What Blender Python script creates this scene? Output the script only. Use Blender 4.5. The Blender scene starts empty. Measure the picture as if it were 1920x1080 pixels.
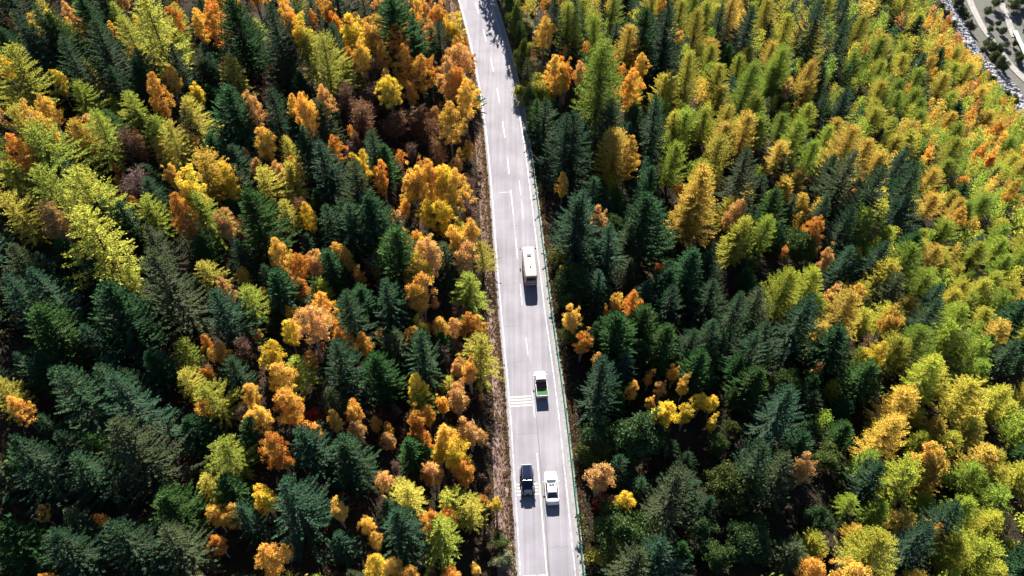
import bpy, bmesh, math, random
import numpy as np
from mathutils import Vector, Matrix

# ------------------------------------------------------------------ camera, sky, sun, exposure
SC = bpy.context.scene
COL = SC.collection
CAM_H, PITCH, FPX = 102.0, math.radians(51.5), 1493.0
cam_d = bpy.data.cameras.new('camera'); cam = bpy.data.objects.new('camera', cam_d); COL.objects.link(cam)
cam.location = (0, 0, CAM_H); cam.rotation_euler = (math.pi/2 - PITCH, 0, 0)
cam_d.sensor_width = 36; cam_d.lens = FPX/1920*36; cam_d.clip_end = 6000; cam_d.clip_start = 0.5
SC.camera = cam
SUN_EL, SUN_AZ = math.radians(31), math.radians(-.5)      # azimuth from +Y, positive towards +X
W = bpy.data.worlds.new('World'); SC.world = W; W.use_nodes = True
wn = W.node_tree.nodes; wl = W.node_tree.links
bg = wn['Background']; sky = wn.new('ShaderNodeTexSky'); sky.sky_type = 'NISHITA'; sky.sun_disc = False
sky.sun_elevation = SUN_EL; sky.sun_rotation = SUN_AZ; sky.altitude = 2500; sky.dust_density = 0.3; sky.ozone_density = 2.0
wl.new(sky.outputs[0], bg.inputs[0]); bg.inputs[1].default_value = 0.05
sun_d = bpy.data.lights.new('sun', 'SUN'); sun_d.energy = 5.0; sun_d.angle = math.radians(0.53); sun_d.color = (1, .94, .85)
sun = bpy.data.objects.new('sun', sun_d); COL.objects.link(sun)
sv = Vector((math.sin(SUN_AZ)*math.cos(SUN_EL), math.cos(SUN_AZ)*math.cos(SUN_EL), math.sin(SUN_EL)))
sun.rotation_euler = sv.to_track_quat('Z', 'Y').to_euler(); sun.location = (0, 60, 160)
vs = SC.view_settings; vs.view_transform = 'Standard'; vs.look = 'None'; vs.exposure = 2.0; vs.gamma = 1; vs.use_curve_mapping = False
cy = SC.cycles; cy.use_denoising = True; cy.max_bounces = 3; cy.diffuse_bounces = 1; cy.transmission_bounces = 2; cy.glossy_bounces = 2; cy.use_adaptive_sampling = True; cy.adaptive_threshold = .02
rng = np.random.default_rng(7); random.seed(7)

# ------------------------------------------------------------------ helpers
def tag(o, label=None, cat=None, group=None, kind=None):
    if label: o['label'] = label
    if cat: o['category'] = cat
    if group: o['group'] = group
    if kind: o['kind'] = kind
    return o
def obj(name, me, mat=None, parent=None):
    o = bpy.data.objects.new(name, me); COL.objects.link(o)
    if mat and me is not None and not me.materials: me.materials.append(mat)
    if parent: o.parent = parent
    return o
def mesh_np(name, V, Q, mat=None, smooth=False, attrs=None, tri=False):
    """quads (or triangles) straight from numpy arrays"""
    me = bpy.data.meshes.new(name); V = np.asarray(V, np.float32); Q = np.asarray(Q, np.int32); k = 3 if tri else 4
    me.vertices.add(len(V)); me.vertices.foreach_set('co', V.ravel())
    me.loops.add(Q.size); me.loops.foreach_set('vertex_index', Q.ravel())
    me.polygons.add(len(Q)); me.polygons.foreach_set('loop_start', np.arange(0, Q.size, k, dtype=np.int32))
    if smooth: me.polygons.foreach_set('use_smooth', np.ones(len(Q), bool))
    for an, (typ, arr) in (attrs or {}).items():
        a = me.attributes.new(an, typ, 'POINT')
        if typ == 'FLOAT': a.data.foreach_set('value', np.asarray(arr, np.float32).ravel())
        else: a.data.foreach_set('color', np.asarray(arr, np.float32).ravel())
    me.update()
    if mat: me.materials.append(mat)
    return me
def mesh_bm(name, bm, mat=None, smooth=None):
    bmesh.ops.recalc_face_normals(bm, faces=bm.faces)
    me = bpy.data.meshes.new(name); bm.to_mesh(me); bm.free()
    if mat: me.materials.append(mat)
    if smooth is not None:
        me.polygons.foreach_set('use_smooth', np.ones(len(me.polygons), bool))
        try: me.set_sharp_from_angle(angle=smooth)
        except Exception: pass
    return me
def box_bm(bm, c, s, bev=0.0, rot=None):
    r = bmesh.ops.create_cube(bm, size=1.0); vv = r['verts']
    M = Matrix.Translation(c) @ (rot if rot else Matrix.Identity(4)) @ Matrix.Diagonal((*s, 1))
    bmesh.ops.transform(bm, matrix=M, verts=vv)
    if bev:
        es = list({e for v in vv for e in v.link_edges}); bmesh.ops.bevel(bm, geom=es, offset=bev, segments=2, affect='EDGES', profile=.6)
def box(name, c, s, mat, parent, bev=0.0, rot=None):
    bm = bmesh.new(); box_bm(bm, c, s, bev, rot)
    return obj(name, mesh_bm(name, bm, mat, math.radians(40)), None, parent)

# ------------------------------------------------------------------ materials
def new_mat(name):
    m = bpy.data.materials.new(name); m.use_nodes = True; nt = m.node_tree
    return m, nt.nodes, nt.links, nt.nodes['Principled BSDF'], nt.nodes['Material Output']
def plain(name, col, rough=.5, metal=0, spec=.5, coat=0, noise=.06, nscale=6):
    m, n, l, b, o = new_mat(name)
    b.inputs['Roughness'].default_value = rough; b.inputs['Metallic'].default_value = metal
    b.inputs['Specular IOR Level'].default_value = spec; b.inputs['Coat Weight'].default_value = coat
    tc = n.new('ShaderNodeTexCoord'); nz = n.new('ShaderNodeTexNoise'); nz.inputs['Scale'].default_value = nscale; nz.inputs['Detail'].default_value = 5
    l.new(tc.outputs['Object'], nz.inputs['Vector'])
    mx = n.new('ShaderNodeMix'); mx.data_type = 'RGBA'
    mx.inputs[6].default_value = (*[c*(1-noise*2) for c in col], 1); mx.inputs[7].default_value = (*[min(1, c*(1+noise)) for c in col], 1)
    l.new(nz.outputs[0], mx.inputs[0]); l.new(mx.outputs[2], b.inputs['Base Color'])
    return m
def foliage(name, transl=.35, use_attr=False, hue=.03, tr_tint=(1.15, 1.0, .6), spec=.05):
    """leaf colour comes from the object's own colour (or a vertex colour for masses) with per-leaf and patchy variation"""
    m, n, l, b, o = new_mat(name)
    if use_attr:
        src = n.new('ShaderNodeAttribute'); src.attribute_name = 'leafcol'; c0 = src.outputs['Color']
    else:
        src = n.new('ShaderNodeObjectInfo'); c0 = src.outputs['Color']
    at = n.new('ShaderNodeAttribute'); at.attribute_name = 'tint'
    tc = n.new('ShaderNodeTexCoord'); nz = n.new('ShaderNodeTexNoise'); nz.inputs['Scale'].default_value = .7; nz.inputs['Detail'].default_value = 3
    l.new(tc.outputs['Object'], nz.inputs['Vector'])
    hs = n.new('ShaderNodeHueSaturation')
    mh = n.new('ShaderNodeMapRange'); mh.inputs[3].default_value = .5-hue; mh.inputs[4].default_value = .5+hue
    mh.inputs[1].default_value = .3; mh.inputs[2].default_value = .7
    l.new(nz.outputs[0], mh.inputs[0]); l.new(mh.outputs[0], hs.inputs['Hue'])
    mv = n.new('ShaderNodeMapRange'); mv.inputs[3].default_value = .6; mv.inputs[4].default_value = 1.45
    l.new(at.outputs['Fac'], mv.inputs[0]); l.new(mv.outputs[0], hs.inputs['Value']); l.new(c0, hs.inputs['Color'])
    br = n.new('ShaderNodeAttribute'); br.attribute_name = 'brown'
    mb = n.new('ShaderNodeMix'); mb.data_type = 'RGBA'; mb.inputs[7].default_value = (.20, .115, .07, 1)
    l.new(br.outputs['Fac'], mb.inputs[0]); l.new(hs.outputs[0], mb.inputs[6])
    l.new(mb.outputs[2], b.inputs['Base Color']); b.inputs['Roughness'].default_value = .8; b.inputs['Specular IOR Level'].default_value = spec
    tr = n.new('ShaderNodeBsdfTranslucent'); mt = n.new('ShaderNodeMix'); mt.data_type = 'RGBA'; mt.blend_type = 'MULTIPLY'; mt.inputs[0].default_value = 1
    mt.inputs[7].default_value = (*tr_tint, 1); l.new(mb.outputs[2], mt.inputs[6]); l.new(mt.outputs[2], tr.inputs['Color'])
    ms = n.new('ShaderNodeMixShader'); ms.inputs[0].default_value = transl
    l.new(b.outputs[0], ms.inputs[1]); l.new(tr.outputs[0], ms.inputs[2]); l.new(ms.outputs[0], o.inputs['Surface'])
    return m
M_SPR = foliage('spruce_needles', .15, hue=.02, tr_tint=(1.2, 1.2, .7), spec=.02)
M_LAR = foliage('larch_needles', .26, hue=.022)
M_BIR = foliage('birch_leaves', .28, hue=.026)
M_BRD = foliage('broad_leaves', .25, hue=.025)
M_MASS = foliage('mixed_leaves', .24, use_attr=True, hue=.012)
M_BARK = plain('bark', (.10, .075, .06), .9, spec=.1, noise=.25)
M_BIRCHBARK = plain('pale_bark', (.34, .29, .25), .8, spec=.1, noise=.3)

# ------------------------------------------------------------------ terrain: a hillside with a road terrace, a valley with a river below
RY = np.array([-200, -60, 0, 20, 34.5, 45, 60, 75, 90, 105, 118, 128, 138, 150, 162, 166, 200, 260, 400, 900], float)
RX = np.array([16., 9.0, 6.6, 5.4, 4.55, 4.0, 3.15, 1.85, .75, -.25, -1.3, -2.4, -3.65, -5.6, -7.8, -8.6, -16., -33., -80., -260.])
_yy = np.linspace(-200, 900, 2201); _xx = np.interp(_yy, RY, RX)
for _ in range(3): _xx = np.convolve(np.pad(_xx, 7, mode='edge'), np.ones(15)/15, 'valid')
def road_x(y): return np.interp(y, _yy, _xx)
def sm(a, b, x): t = np.clip((x-a)/(b-a), 0, 1); return t*t*(3-2*t)
def terrain(x, y):
    x = np.asarray(x, float); y = np.asarray(y, float); s = x-road_x(y)
    un = 1.1*np.sin(x*.083+1.3)*np.cos(y*.071)+.8*np.sin(x*.19+y*.13)+.35*np.sin(x*.47-y*.41+2)
    a = np.clip(-s-6.0, 0, None)
    up = .16*np.minimum(a, 4)+.41*np.clip(a-4, 0, None); up = np.where(a > 130, up-(a-130)*.2, up)
    wv = sm(12, 70, s); sv_ = s*(1-wv)+(x-road_x(np.minimum(y, 175.)))*wv      # the valley runs straight where the road bends away
    b = np.clip(sv_-5.2, 0, None)
    g = np.clip((y+15)/115, .35, 1); g = g+(1-g)*sm(70, 120, s)
    dn = .45*np.minimum(b, 4)+(.10*b+.00185*b*b)*g
    dn = 98-np.log1p(np.exp(np.clip((98-dn)/4, -30, 30)))*4          # valley floor at about -98 m
    far = np.clip(sv_-232, 0, None)*.55
    far = np.minimum(far, 130)
    z = up-dn+far+un*sm(5, 16, np.abs(s))*(1-.8*sm(178, 196, sv_))
    return np.where((s < 4.9) & (s > -6), -.10, z-.10*sm(6, 4.9, np.abs(s))-.10*sm(-7.2, -6, s)*(s < -6))
def project(x, y, z):
    dx, dy, dz = x, y, z-CAM_H
    dep = dy*math.cos(PITCH)-dz*math.sin(PITCH); v = -(dy*math.sin(PITCH)+dz*math.cos(PITCH))
    return 960+FPX*dx/dep, 540+FPX*v/dep, dep
def ray(px, py):
    u = (px-960)/FPX; v = (py-540)/FPX
    return np.array([u, math.cos(PITCH)-v*math.sin(PITCH), -math.sin(PITCH)-v*math.cos(PITCH)])
def on_ground(px, py, lift=0.0):
    d = ray(px, py); t = np.linspace(20, 520, 3000); X = d[0]*t; Y = d[1]*t; Z = CAM_H+d[2]*t
    g = Z-terrain(X, Y)-lift; i = int(np.argmax(g <= 0)) if (g <= 0).any() else -1
    return X[i], Y[i], Z[i]-lift

_rp = np.array([on_ground(*q)[:2] for q in ((1728, -70), (1775, 5), (1797, 42), (1815, 75), (1836, 107), (1864, 135), (1892, 165), (1920, 200), (1980, 262))])
_rd = np.r_[0, np.cumsum(np.hypot(*np.diff(_rp, axis=0).T))]; RIV = np.stack([np.interp(np.linspace(0, _rd[-1], 80), _rd, _rp[:, i]) for i in range(2)], 1)
def soil_material():
    m, n, l, b, o = new_mat('forest_soil'); b.inputs['Roughness'].default_value = .95; b.inputs['Specular IOR Level'].default_value = .1
    tc = n.new('ShaderNodeTexCoord')
    n1 = n.new('ShaderNodeTexNoise'); n1.inputs['Scale'].default_value = .35; n1.inputs['Detail'].default_value = 8; n1.inputs['Roughness'].default_value = .7
    n2 = n.new('ShaderNodeTexNoise'); n2.inputs['Scale'].default_value = 3.5; n2.inputs['Detail'].default_value = 6
    l.new(tc.outputs['Object'], n1.inputs['Vector']); l.new(tc.outputs['Object'], n2.inputs['Vector'])
    r1 = n.new('ShaderNodeValToRGB'); e = r1.color_ramp.elements
    e[0].position = .32; e[0].color = (.012, .012, .008, 1); e[1].position = .72; e[1].color = (.05, .033, .022, 1)
    k = r1.color_ramp.elements.new(.5); k.color = (.025, .019, .012, 1)
    l.new(n1.outputs[0], r1.inputs[0])
    # bare gravel of the valley floor
    gm = n.new('ShaderNodeAttribute'); gm.attribute_name = 'gravel'
    r2 = n.new('ShaderNodeValToRGB'); e = r2.color_ramp.elements
    e[0].position = .36; e[0].color = (.045, .05, .032, 1); e[1].position = .68; e[1].color = (.19, .18, .17, 1)
    l.new(n2.outputs[0], r2.inputs[0])
    mx = n.new('ShaderNodeMix'); mx.data_type = 'RGBA'; l.new(gm.outputs['Fac'], mx.inputs[0]); l.new(r1.outputs[0], mx.inputs[6]); l.new(r2.outputs[0], mx.inputs[7])
    l.new(mx.outputs[2], b.inputs['Base Color'])
    bp = n.new('ShaderNodeBump'); bp.inputs['Strength'].default_value = .7; bp.inputs['Distance'].default_value = .3
    l.new(n2.outputs[0], bp.inputs['Height']); l.new(bp.outputs[0], b.inputs['Normal'])
    return m
def build_ground():
    # rows follow the road, so the terrace edge stays crisp
    S = np.unique(np.concatenate([np.linspace(-1500, -170, 24), np.linspace(-170, -14, 79), np.linspace(-14, 14, 57), np.linspace(14, 340, 164), np.linspace(340, 1700, 30)]))
    Y = np.unique(np.concatenate([np.linspace(-900, -30, 22), np.linspace(-30, 420, 226), np.linspace(420, 2600, 40)]))
    SS, YY = np.meshgrid(S, Y); XX = SS+road_x(YY); ZZ = terrain(XX, YY)
    V = np.stack([XX, YY, ZZ], -1).reshape(-1, 3); nx, ny = len(S), len(Y)
    i = np.arange(ny-1)[:, None]*nx+np.arange(nx-1)[None]; i = i.ravel()
    Q = np.stack([i, i+1, i+nx+1, i+nx], 1)
    gr = sm(-7.5, -4.5, XX-np.interp(YY, RIV[::-1, 1], RIV[::-1, 0]))*(SS > 150)
    me = mesh_np('ground', V, Q, soil_material(), True, {'gravel': ('FLOAT', gr.ravel())})
    return tag(obj('ground', me), kind='structure')
build_ground()

# ------------------------------------------------------------------ road, markings
def strip(name, pts_l, pts_r, z, mat, parent=None, kind=None):
    V = []; 
    for a, b2 in zip(pts_l, pts_r): V += [(a[0], a[1], z), (b2[0], b2[1], z)]
    Q = [(2*i, 2*i+1, 2*i+3, 2*i+2) for i in range(len(pts_l)-1)]
    o = obj(name, mesh_np(name, V, Q, mat), None, parent)
    if kind: o['kind'] = kind
    return o
def frame_at(y):
    dx = (road_x(y+1)-road_x(y-1))/2; L = math.hypot(dx, 1); return (dx/L, 1/L), (1/L, -dx/L)   # tangent, normal (+ towards the valley)
def road_strip(name, y0, y1, s0, s1, z, mat, parent=None, step=2.0, kind=None, wob=0):
    ys = np.linspace(y0, y1, max(2, int((y1-y0)/step)+1)); A = []; B = []
    for k, y in enumerate(ys):
        t, nn = frame_at(y); x = float(road_x(y)); w = wob*math.sin(y*1.7)*.6+wob*math.sin(y*.63+1)
        A.append((x+nn[0]*(s0+w), y+nn[1]*(s0+w))); B.append((x+nn[0]*(s1+w), y+nn[1]*(s1+w)))
    return strip(name, A, B, z, mat, parent, kind)
def asphalt_material():
    m, n, l, b, o = new_mat('asphalt'); b.inputs['Roughness'].default_value = .9; b.inputs['Specular IOR Level'].default_value = .2
    tc = n.new('ShaderNodeTexCoord'); mp = n.new('ShaderNodeMapping'); mp.inputs['Scale'].default_value = (1.6, .045, 1)
    mp.inputs['Rotation'].default_value = (0, 0, math.radians(-4.5)); l.new(tc.outputs['Object'], mp.inputs['Vector'])
    n1 = n.new('ShaderNodeTexNoise'); n1.inputs['Scale'].default_value = 1; n1.inputs['Detail'].default_value = 5; l.new(mp.outputs[0], n1.inputs['Vector'])
    n2 = n.new('ShaderNodeTexNoise'); n2.inputs['Scale'].default_value = .22; n2.inputs['Detail'].default_value = 6; l.new(tc.outputs['Object'], n2.inputs['Vector'])
    n3 = n.new('ShaderNodeTexNoise'); n3.inputs['Scale'].default_value = 9; n3.inputs['Detail'].default_value = 4; l.new(tc.outputs['Object'], n3.inputs['Vector'])
    ad = n.new('ShaderNodeMath'); ad.operation = 'ADD'; l.new(n1.outputs[0], ad.inputs[0]); l.new(n2.outputs[0], ad.inputs[1])
    a2 = n.new('ShaderNodeMath'); a2.operation = 'MULTIPLY_ADD'; a2.inputs[1].default_value = .35; l.new(n3.outputs[0], a2.inputs[0]); l.new(ad.outputs[0], a2.inputs[2])
    r = n.new('ShaderNodeValToRGB'); e = r.color_ramp.elements; e[0].position = .42; e[0].color = (.150, .144, .162, 1); e[1].position = .76; e[1].color = (.255, .243, .268, 1)
    dv = n.new('ShaderNodeMath'); dv.operation = 'MULTIPLY'; dv.inputs[1].default_value = .5; l.new(a2.outputs[0], dv.inputs[0])
    l.new(dv.outputs[0], r.inputs[0]); l.new(r.outputs[0], b.inputs['Base Color'])
    bp = n.new('ShaderNodeBump'); bp.inputs['Strength'].default_value = .25; bp.inputs['Distance'].default_value = .01; l.new(n3.outputs[0], bp.inputs['Height']); l.new(bp.outputs[0], b.inputs['Normal'])
    return m
def paint(name, col, wear=.35):
    m, n, l, b, o = new_mat(name); b.inputs['Roughness'].default_value = .6
    tc = n.new('ShaderNodeTexCoord'); nz = n.new('ShaderNodeTexNoise'); nz.inputs['Scale'].default_value = 1.4; nz.inputs['Detail'].default_value = 7; nz.inputs['Roughness'].default_value = .7
    l.new(tc.outputs['Object'], nz.inputs['Vector'])
    r = n.new('ShaderNodeValToRGB'); e = r.color_ramp.elements; e[0].position = wear; e[0].color = (.21, .205, .215, 1); e[1].position = wear+.14; e[1].color = (*col, 1)
    l.new(nz.outputs[0], r.inputs[0]); l.new(r.outputs[0], b.inputs['Base Color']); return m
M_ASPH = asphalt_material(); M_WHITE = paint('white_road_paint', (.52, .50, .48), .45); M_CREAM = paint('cream_road_paint', (.50, .44, .34))
M_FAINT = paint('worn_road_paint', (.34, .33, .33), .47)
road = road_strip('road', -60, 420, -3.95, 4.0, 0.0, M_ASPH, kind='structure'); 
def verge_mat(name, c0, c1, sc):
    m, n, l, b, o = new_mat(name); b.inputs['Roughness'].default_value = .95; b.inputs['Specular IOR Level'].default_value = .1
    tc = n.new('ShaderNodeTexCoord'); nz = n.new('ShaderNodeTexNoise'); nz.inputs['Scale'].default_value = sc; nz.inputs['Detail'].default_value = 8; nz.inputs['Roughness'].default_value = .75
    l.new(tc.outputs['Object'], nz.inputs['Vector']); r = n.new('ShaderNodeValToRGB'); e = r.color_ramp.elements
    e[0].position = .35; e[0].color = (*c0, 1); e[1].position = .66; e[1].color = (*c1, 1); l.new(nz.outputs[0], r.inputs[0]); l.new(r.outputs[0], b.inputs['Base Color'])
    bp = n.new('ShaderNodeBump'); bp.inputs['Strength'].default_value = .6; bp.inputs['Distance'].default_value = .05; l.new(nz.outputs[0], bp.inputs['Height']); l.new(bp.outputs[0], b.inputs['Normal'])
    return m
M_SHOULD = verge_mat('concrete_shoulder', (.16, .16, .15), (.30, .29, .28), 2.0)
M_VERGE = verge_mat('dry_verge_soil', (.10, .065, .05), (.27, .19, .165), 1.6)
road_strip('gravel_shoulder', -60, 420, 4.0, 4.85, -.03, M_SHOULD, kind='structure')
road_strip('verge', -60, 420, -6.4, -3.95, -.02, M_VERGE, kind='structure')
ZM = .004
for (a, b2) in ((-60, 420),):
    road_strip('edge_line', a, b2, -3.58, -3.40, ZM, M_WHITE, road); road_strip('edge_line', a, b2, 3.42, 3.58, ZM, M_WHITE, road)
for y0, y1 in ((160.3, 164.7), (149.6, 154.1), (138.9, 143.5), (128.8, 133.4), (118.2, 122.9), (108, 112.4), (97.8, 103.9), (87.4, 91.8), (77.6, 81.9), (67.9, 71.3), (57.2, 61.5),
               (171, 175.4), (181.5, 186), (192, 196.5), (202.5, 207)):
    road_strip('centre_dash', y0, y1, -.08, .07, ZM, M_WHITE, road)
road_strip('centre_line', -60, 51.5, -.20, -.05, ZM, M_CREAM, road)
road_strip('thin_line', 91.8, 97.8, -.03, .02, ZM, M_FAINT, road)
for y in (60.75, 60.25, 59.75, 59.25): road_strip('rumble_bar', y-.11, y+.11, -3.3, -.25, ZM, M_CREAM, road)
for y in (46.95, 46.45, 45.95, 45.45): road_strip('rumble_bar', y-.11, y+.11, -3.3, -.35, ZM, M_CREAM, road)
road_strip('stop_line', 34.25, 34.6, -3.38, -.22, ZM, M_WHITE, road)
road_strip('thin_line', 103.3, 103.42, -2.1, -.1, ZM, M_FAINT, road)
road_strip('thin_line', 102.5, 106.3, 1.62, 1.72, ZM, M_FAINT, road); road_strip('thin_line', 96.6, 101.3, 1.64, 1.74, ZM, M_FAINT, road)
M_SEAL = plain('crack_sealant', (.035, .035, .045), .5)
road_strip('crack_seal', 20, 66.5, .20, .27, ZM*1.5, M_SEAL, road, step=.5, wob=.035)
for y, s0, s1 in ((54.6, -3.2, .2), (66.9, -2.6, -.2), (82, -3.3, -.6), (95, -.4, 3.2), (73.6, -3.3, -.5), (38, .6, 3.2)):
    ys = np.linspace(s0, s1, 14); t, nn = frame_at(y); x = float(road_x(y)); A = []; B = []
    for s in ys:
        w = .05*math.sin(s*5+y); A.append((x+nn[0]*s, y+nn[1]*s+w)); B.append((x+nn[0]*s, y+nn[1]*s+w+.035))
    strip('crack_seal', A, B, ZM*1.5, plain('crack_filler', (.10, .10, .105), .7), road)

# ------------------------------------------------------------------ guardrail: green beam on posts along the valley side
M_RAIL = plain('green_rail_paint', (.05, .22, .14), .4, spec=.5); M_POST = plain('green_post_paint', (.04, .15, .10), .5)
gr = bpy.data.objects.new('guardrail', None); COL.objects.link(gr); gr.location = (road_x(0.)+4.5, 0, 0)
tag(gr, 'long green steel guardrail with posts along the valley edge of the road', 'guardrail')
def w_beam():
    prof = [(-.045, .46), (.0, .50), (.045, .545), (.045, .585), (.0, .625), (.0, .655), (.045, .695), (.045, .735), (.0, .78), (-.045, .82)]
    ys = np.arange(-40, 260, 2.0); V = []; Q = []; k = len(prof)
    for y in ys:
        t, nn = frame_at(y); x = float(road_x(y))
        for a, z in prof: V.append((x+nn[0]*(4.55-a)-gr.location[0], y+nn[1]*(4.55-a), z))
    for i in range(len(ys)-1):
        for j in range(k-1): Q.append((i*k+j, i*k+j+1, (i+1)*k+j+1, (i+1)*k+j))
    o = obj('beam', mesh_np('beam', V, Q, M_RAIL, True), None, gr)
    sd = o.modifiers.new('thickness', 'SOLIDIFY'); sd.thickness = .012
w_beam()
bm = bmesh.new(); box_bm(bm, (0, 0, .1), (.12, .14, 1.5), .012); box_bm(bm, (-.11, 0, .64), (.09, .10, .26), .01)
pm = mesh_bm('post', bm, M_POST, math.radians(35))
for y in np.arange(14, 196, 4.0):
    o = obj('post', pm, None, gr); t, nn = frame_at(y); o.location = (float(road_x(y))+nn[0]*4.73-gr.location[0], y+nn[1]*4.73, 0); o.rotation_euler = (0, 0, math.atan2(-t[0], t[1]))

# ------------------------------------------------------------------ tree builders (shared meshes, many small leaf faces)
def unit(v): return v/np.maximum(np.linalg.norm(v, axis=-1, keepdims=True), 1e-9)
def blades(P, D, L, Wd, R, flat=0.0):
    """kite-shaped sprays: from P along D, length L, width Wd; flat: how much the faces look upwards (0 = any roll)"""
    n = len(P); D = unit(D); rv = unit(R.normal(size=(n, 3))); rv[:, 2] = np.abs(rv[:, 2])*.5
    if flat: rv = rv*(1-flat)+np.array([0, 0, 1.])*flat
    S = unit(np.cross(D, rv)); N = np.cross(S, D); L = np.asarray(L)[:, None]; Wd = np.asarray(Wd)[:, None]
    V = np.stack([P, P+D*L*.42+S*Wd*.5+N*Wd*.12, P+D*L, P+D*L*.42-S*Wd*.5+N*Wd*.12], 1)
    return V.reshape(-1, 3)
def pack(name, V, mat, R, brown=None, tint=None):
    n = len(V)//4; Q = np.arange(4*n).reshape(n, 4)
    t = R.random(n) if tint is None else tint; at = {'tint': ('FLOAT', np.repeat(t, 4))}
    at['brown'] = ('FLOAT', np.repeat(brown if brown is not None else np.zeros(n), 4))
    return mesh_np(name, V, Q, mat, False, at)
def tube(bm, pts, rad, k=6):
    rings = []
    for i, p in enumerate(pts):
        p = Vector(p); d = (Vector(pts[min(i+1, len(pts)-1)])-Vector(pts[max(i-1, 0)])).normalized()
        a = d.orthogonal().normalized(); b = d.cross(a)
        rings.append([bm.verts.new(p+(a*math.cos(2*math.pi*j/k)+b*math.sin(2*math.pi*j/k))*rad[i]) for j in range(k)])
    for r0, r1 in zip(rings, rings[1:]):
        for j in range(k): bm.faces.new((r0[j], r0[(j+1) % k], r1[(j+1) % k], r1[j]))
    if rad[0] > .01: bm.faces.new(rings[0][::-1])
    bm.faces.new(rings[-1])

def conifer(seed, H=18., Rb=3.7, z0=1.6, power=.85, gap=.52, nb=(6, 9), elev=(.62, -.30), upturn=.30, step=.17, twig=.36, tw=.15, droop=.25, mat=None, fuzz=0, cones=0, irregular=.15, lean=.012, flatness=.55, spread=(.72, 1.12)):
    """whorled conifer: branches with side sprays; returns (crown mesh, trunk mesh)"""
    R = np.random.default_rng(seed); P = []; D = []; L = []; Wd = []; Br = []; T = []
    bm = bmesh.new(); ph = R.random()*6.28
    sway = lambda z: np.array([math.cos(ph), math.sin(ph), 0])*lean*z*math.sin(z*.12)
    zs = np.linspace(-.8, H, 9); tube(bm, [tuple(sway(z)+np.array([0, 0, z])) for z in zs], [max(.015, .017*H*(1-(max(z, 0)/H))**.9) for z in zs], 7)
    lob = R.normal(size=4)*irregular; z = z0
    while z < H-.25:
        u = (z-z0)/(H-z0); n = R.integers(nb[0], nb[1]+1); off = R.random()*6.28
        for k in range(n):
            a = off+2*math.pi*k/n+R.normal()*.16
            shape = 1+lob[0]*math.cos(a+lob[2])+lob[1]*math.cos(2*a+lob[3])
            ln = (Rb*(1-u)**power*(.35+.65*min(1, (u+.12)/.2)))*shape*R.uniform(*spread)+.16
            e = elev[0]*u+elev[1]*(1-u)+R.normal()*.09
            m = max(4, int(ln/.5)+2); t = np.linspace(0, 1, m); ca, sa = math.cos(a), math.sin(a)
            bend = R.normal()*.10*ln
            rr = ln*t; zz = z+ln*(math.tan(e)*t-droop*t*(1-t)*1.2+upturn*t**3*(1-u))
            base = sway(z)
            C = np.stack([base[0]+rr*ca-sa*bend*t*t, base[1]+rr*sa+ca*bend*t*t, zz], 1)
            if ln > 1.0: tube(bm, [tuple(c) for c in C[::max(1, m//3)]]+[tuple(C[-1])], list(np.linspace(.012*ln+.012, .008, len(C[::max(1, m//3)])+1)), 3)
            ns = max(3, int(ln/step)); ts = np.linspace(.10, 1, ns)+R.normal(size=ns)*.015; ts = np.clip(ts, .05, 1)
            pc = np.stack([np.interp(ts, t, C[:, i]) for i in range(3)], 1)
            tg = unit(np.gradient(C, axis=0)); tg = np.stack([np.interp(ts, t, tg[:, i]) for i in range(3)], 1)
            side = np.cross(tg, [0, 0, 1.]); side = unit(side)
            for sg in (-1, 1, 0):
                if sg == 0: dr = tg+np.array([0, 0, -.55])+R.normal(size=(ns, 3))*.35; q = twig*.8+np.zeros(ns)
                else:
                    an = R.uniform(.75, 1.15, ns)[:, None]; dr = tg*np.cos(an)+sg*side*np.sin(an)+np.array([0, 0, -.12])+R.normal(size=(ns, 3))*.14
                    q = twig*(.45+ln*.30*(1-ts)**.7*(ts+.25))*R.uniform(.7, 1.25, ns)
                P.append(pc); D.append(dr); L.append(q); Wd.append(tw*R.uniform(.75, 1.3, ns)*(1 if sg else .9)); T.append(R.random(ns)*.6+R.random()*.4); Br.append(np.zeros(ns))
            P.append(C[-1:]); D.append(tg[-1:]); L.append(np.array([twig])); Wd.append(np.array([tw])); T.append(R.random(1)); Br.append(np.zeros(1))
            for _ in range(fuzz):
                q = R.random(ns); pp = pc+R.normal(size=(ns, 3))*.10*(1+ln*.12)
                P.append(pp); D.append(R.normal(size=(ns, 3))+np.array([0, 0, .2])); L.append(R.uniform(.16, .34, ns)); Wd.append(R.uniform(.08, .16, ns)); T.append(q); Br.append(np.zeros(ns))
            if cones and u > 1-cones and R.random() < .8:
                nn = 3; j = R.integers(0, ns, nn); P.append(pc[j]); D.append(np.tile([0, 0, -1.], (nn, 1))+R.normal(size=(nn, 3))*.35); L.append(R.uniform(.16, .26, nn)); Wd.append(np.full(nn, .10)); T.append(R.random(nn)); Br.append(np.ones(nn))
        z += gap*(1.15-.55*u)*R.uniform(.8, 1.2)
    nn = 26; zz = R.uniform(H-1.2, H+.25, nn)
    P.append(np.stack([np.zeros(nn), np.zeros(nn), zz], 1)+sway(H)); dd = R.normal(size=(nn, 3)); dd[:, 2] = np.abs(dd[:, 2])+.6; D.append(dd); L.append(R.uniform(.2, .45, nn)); Wd.append(np.full(nn, .10)); T.append(R.random(nn)); Br.append(np.zeros(nn))
    V = blades(np.concatenate(P), np.concatenate(D), np.concatenate(L), np.concatenate(Wd), R, flatness)
    return pack('crown', V, mat, R, np.concatenate(Br), np.concatenate(T)), mesh_bm('trunk', bm, M_BARK)

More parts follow.
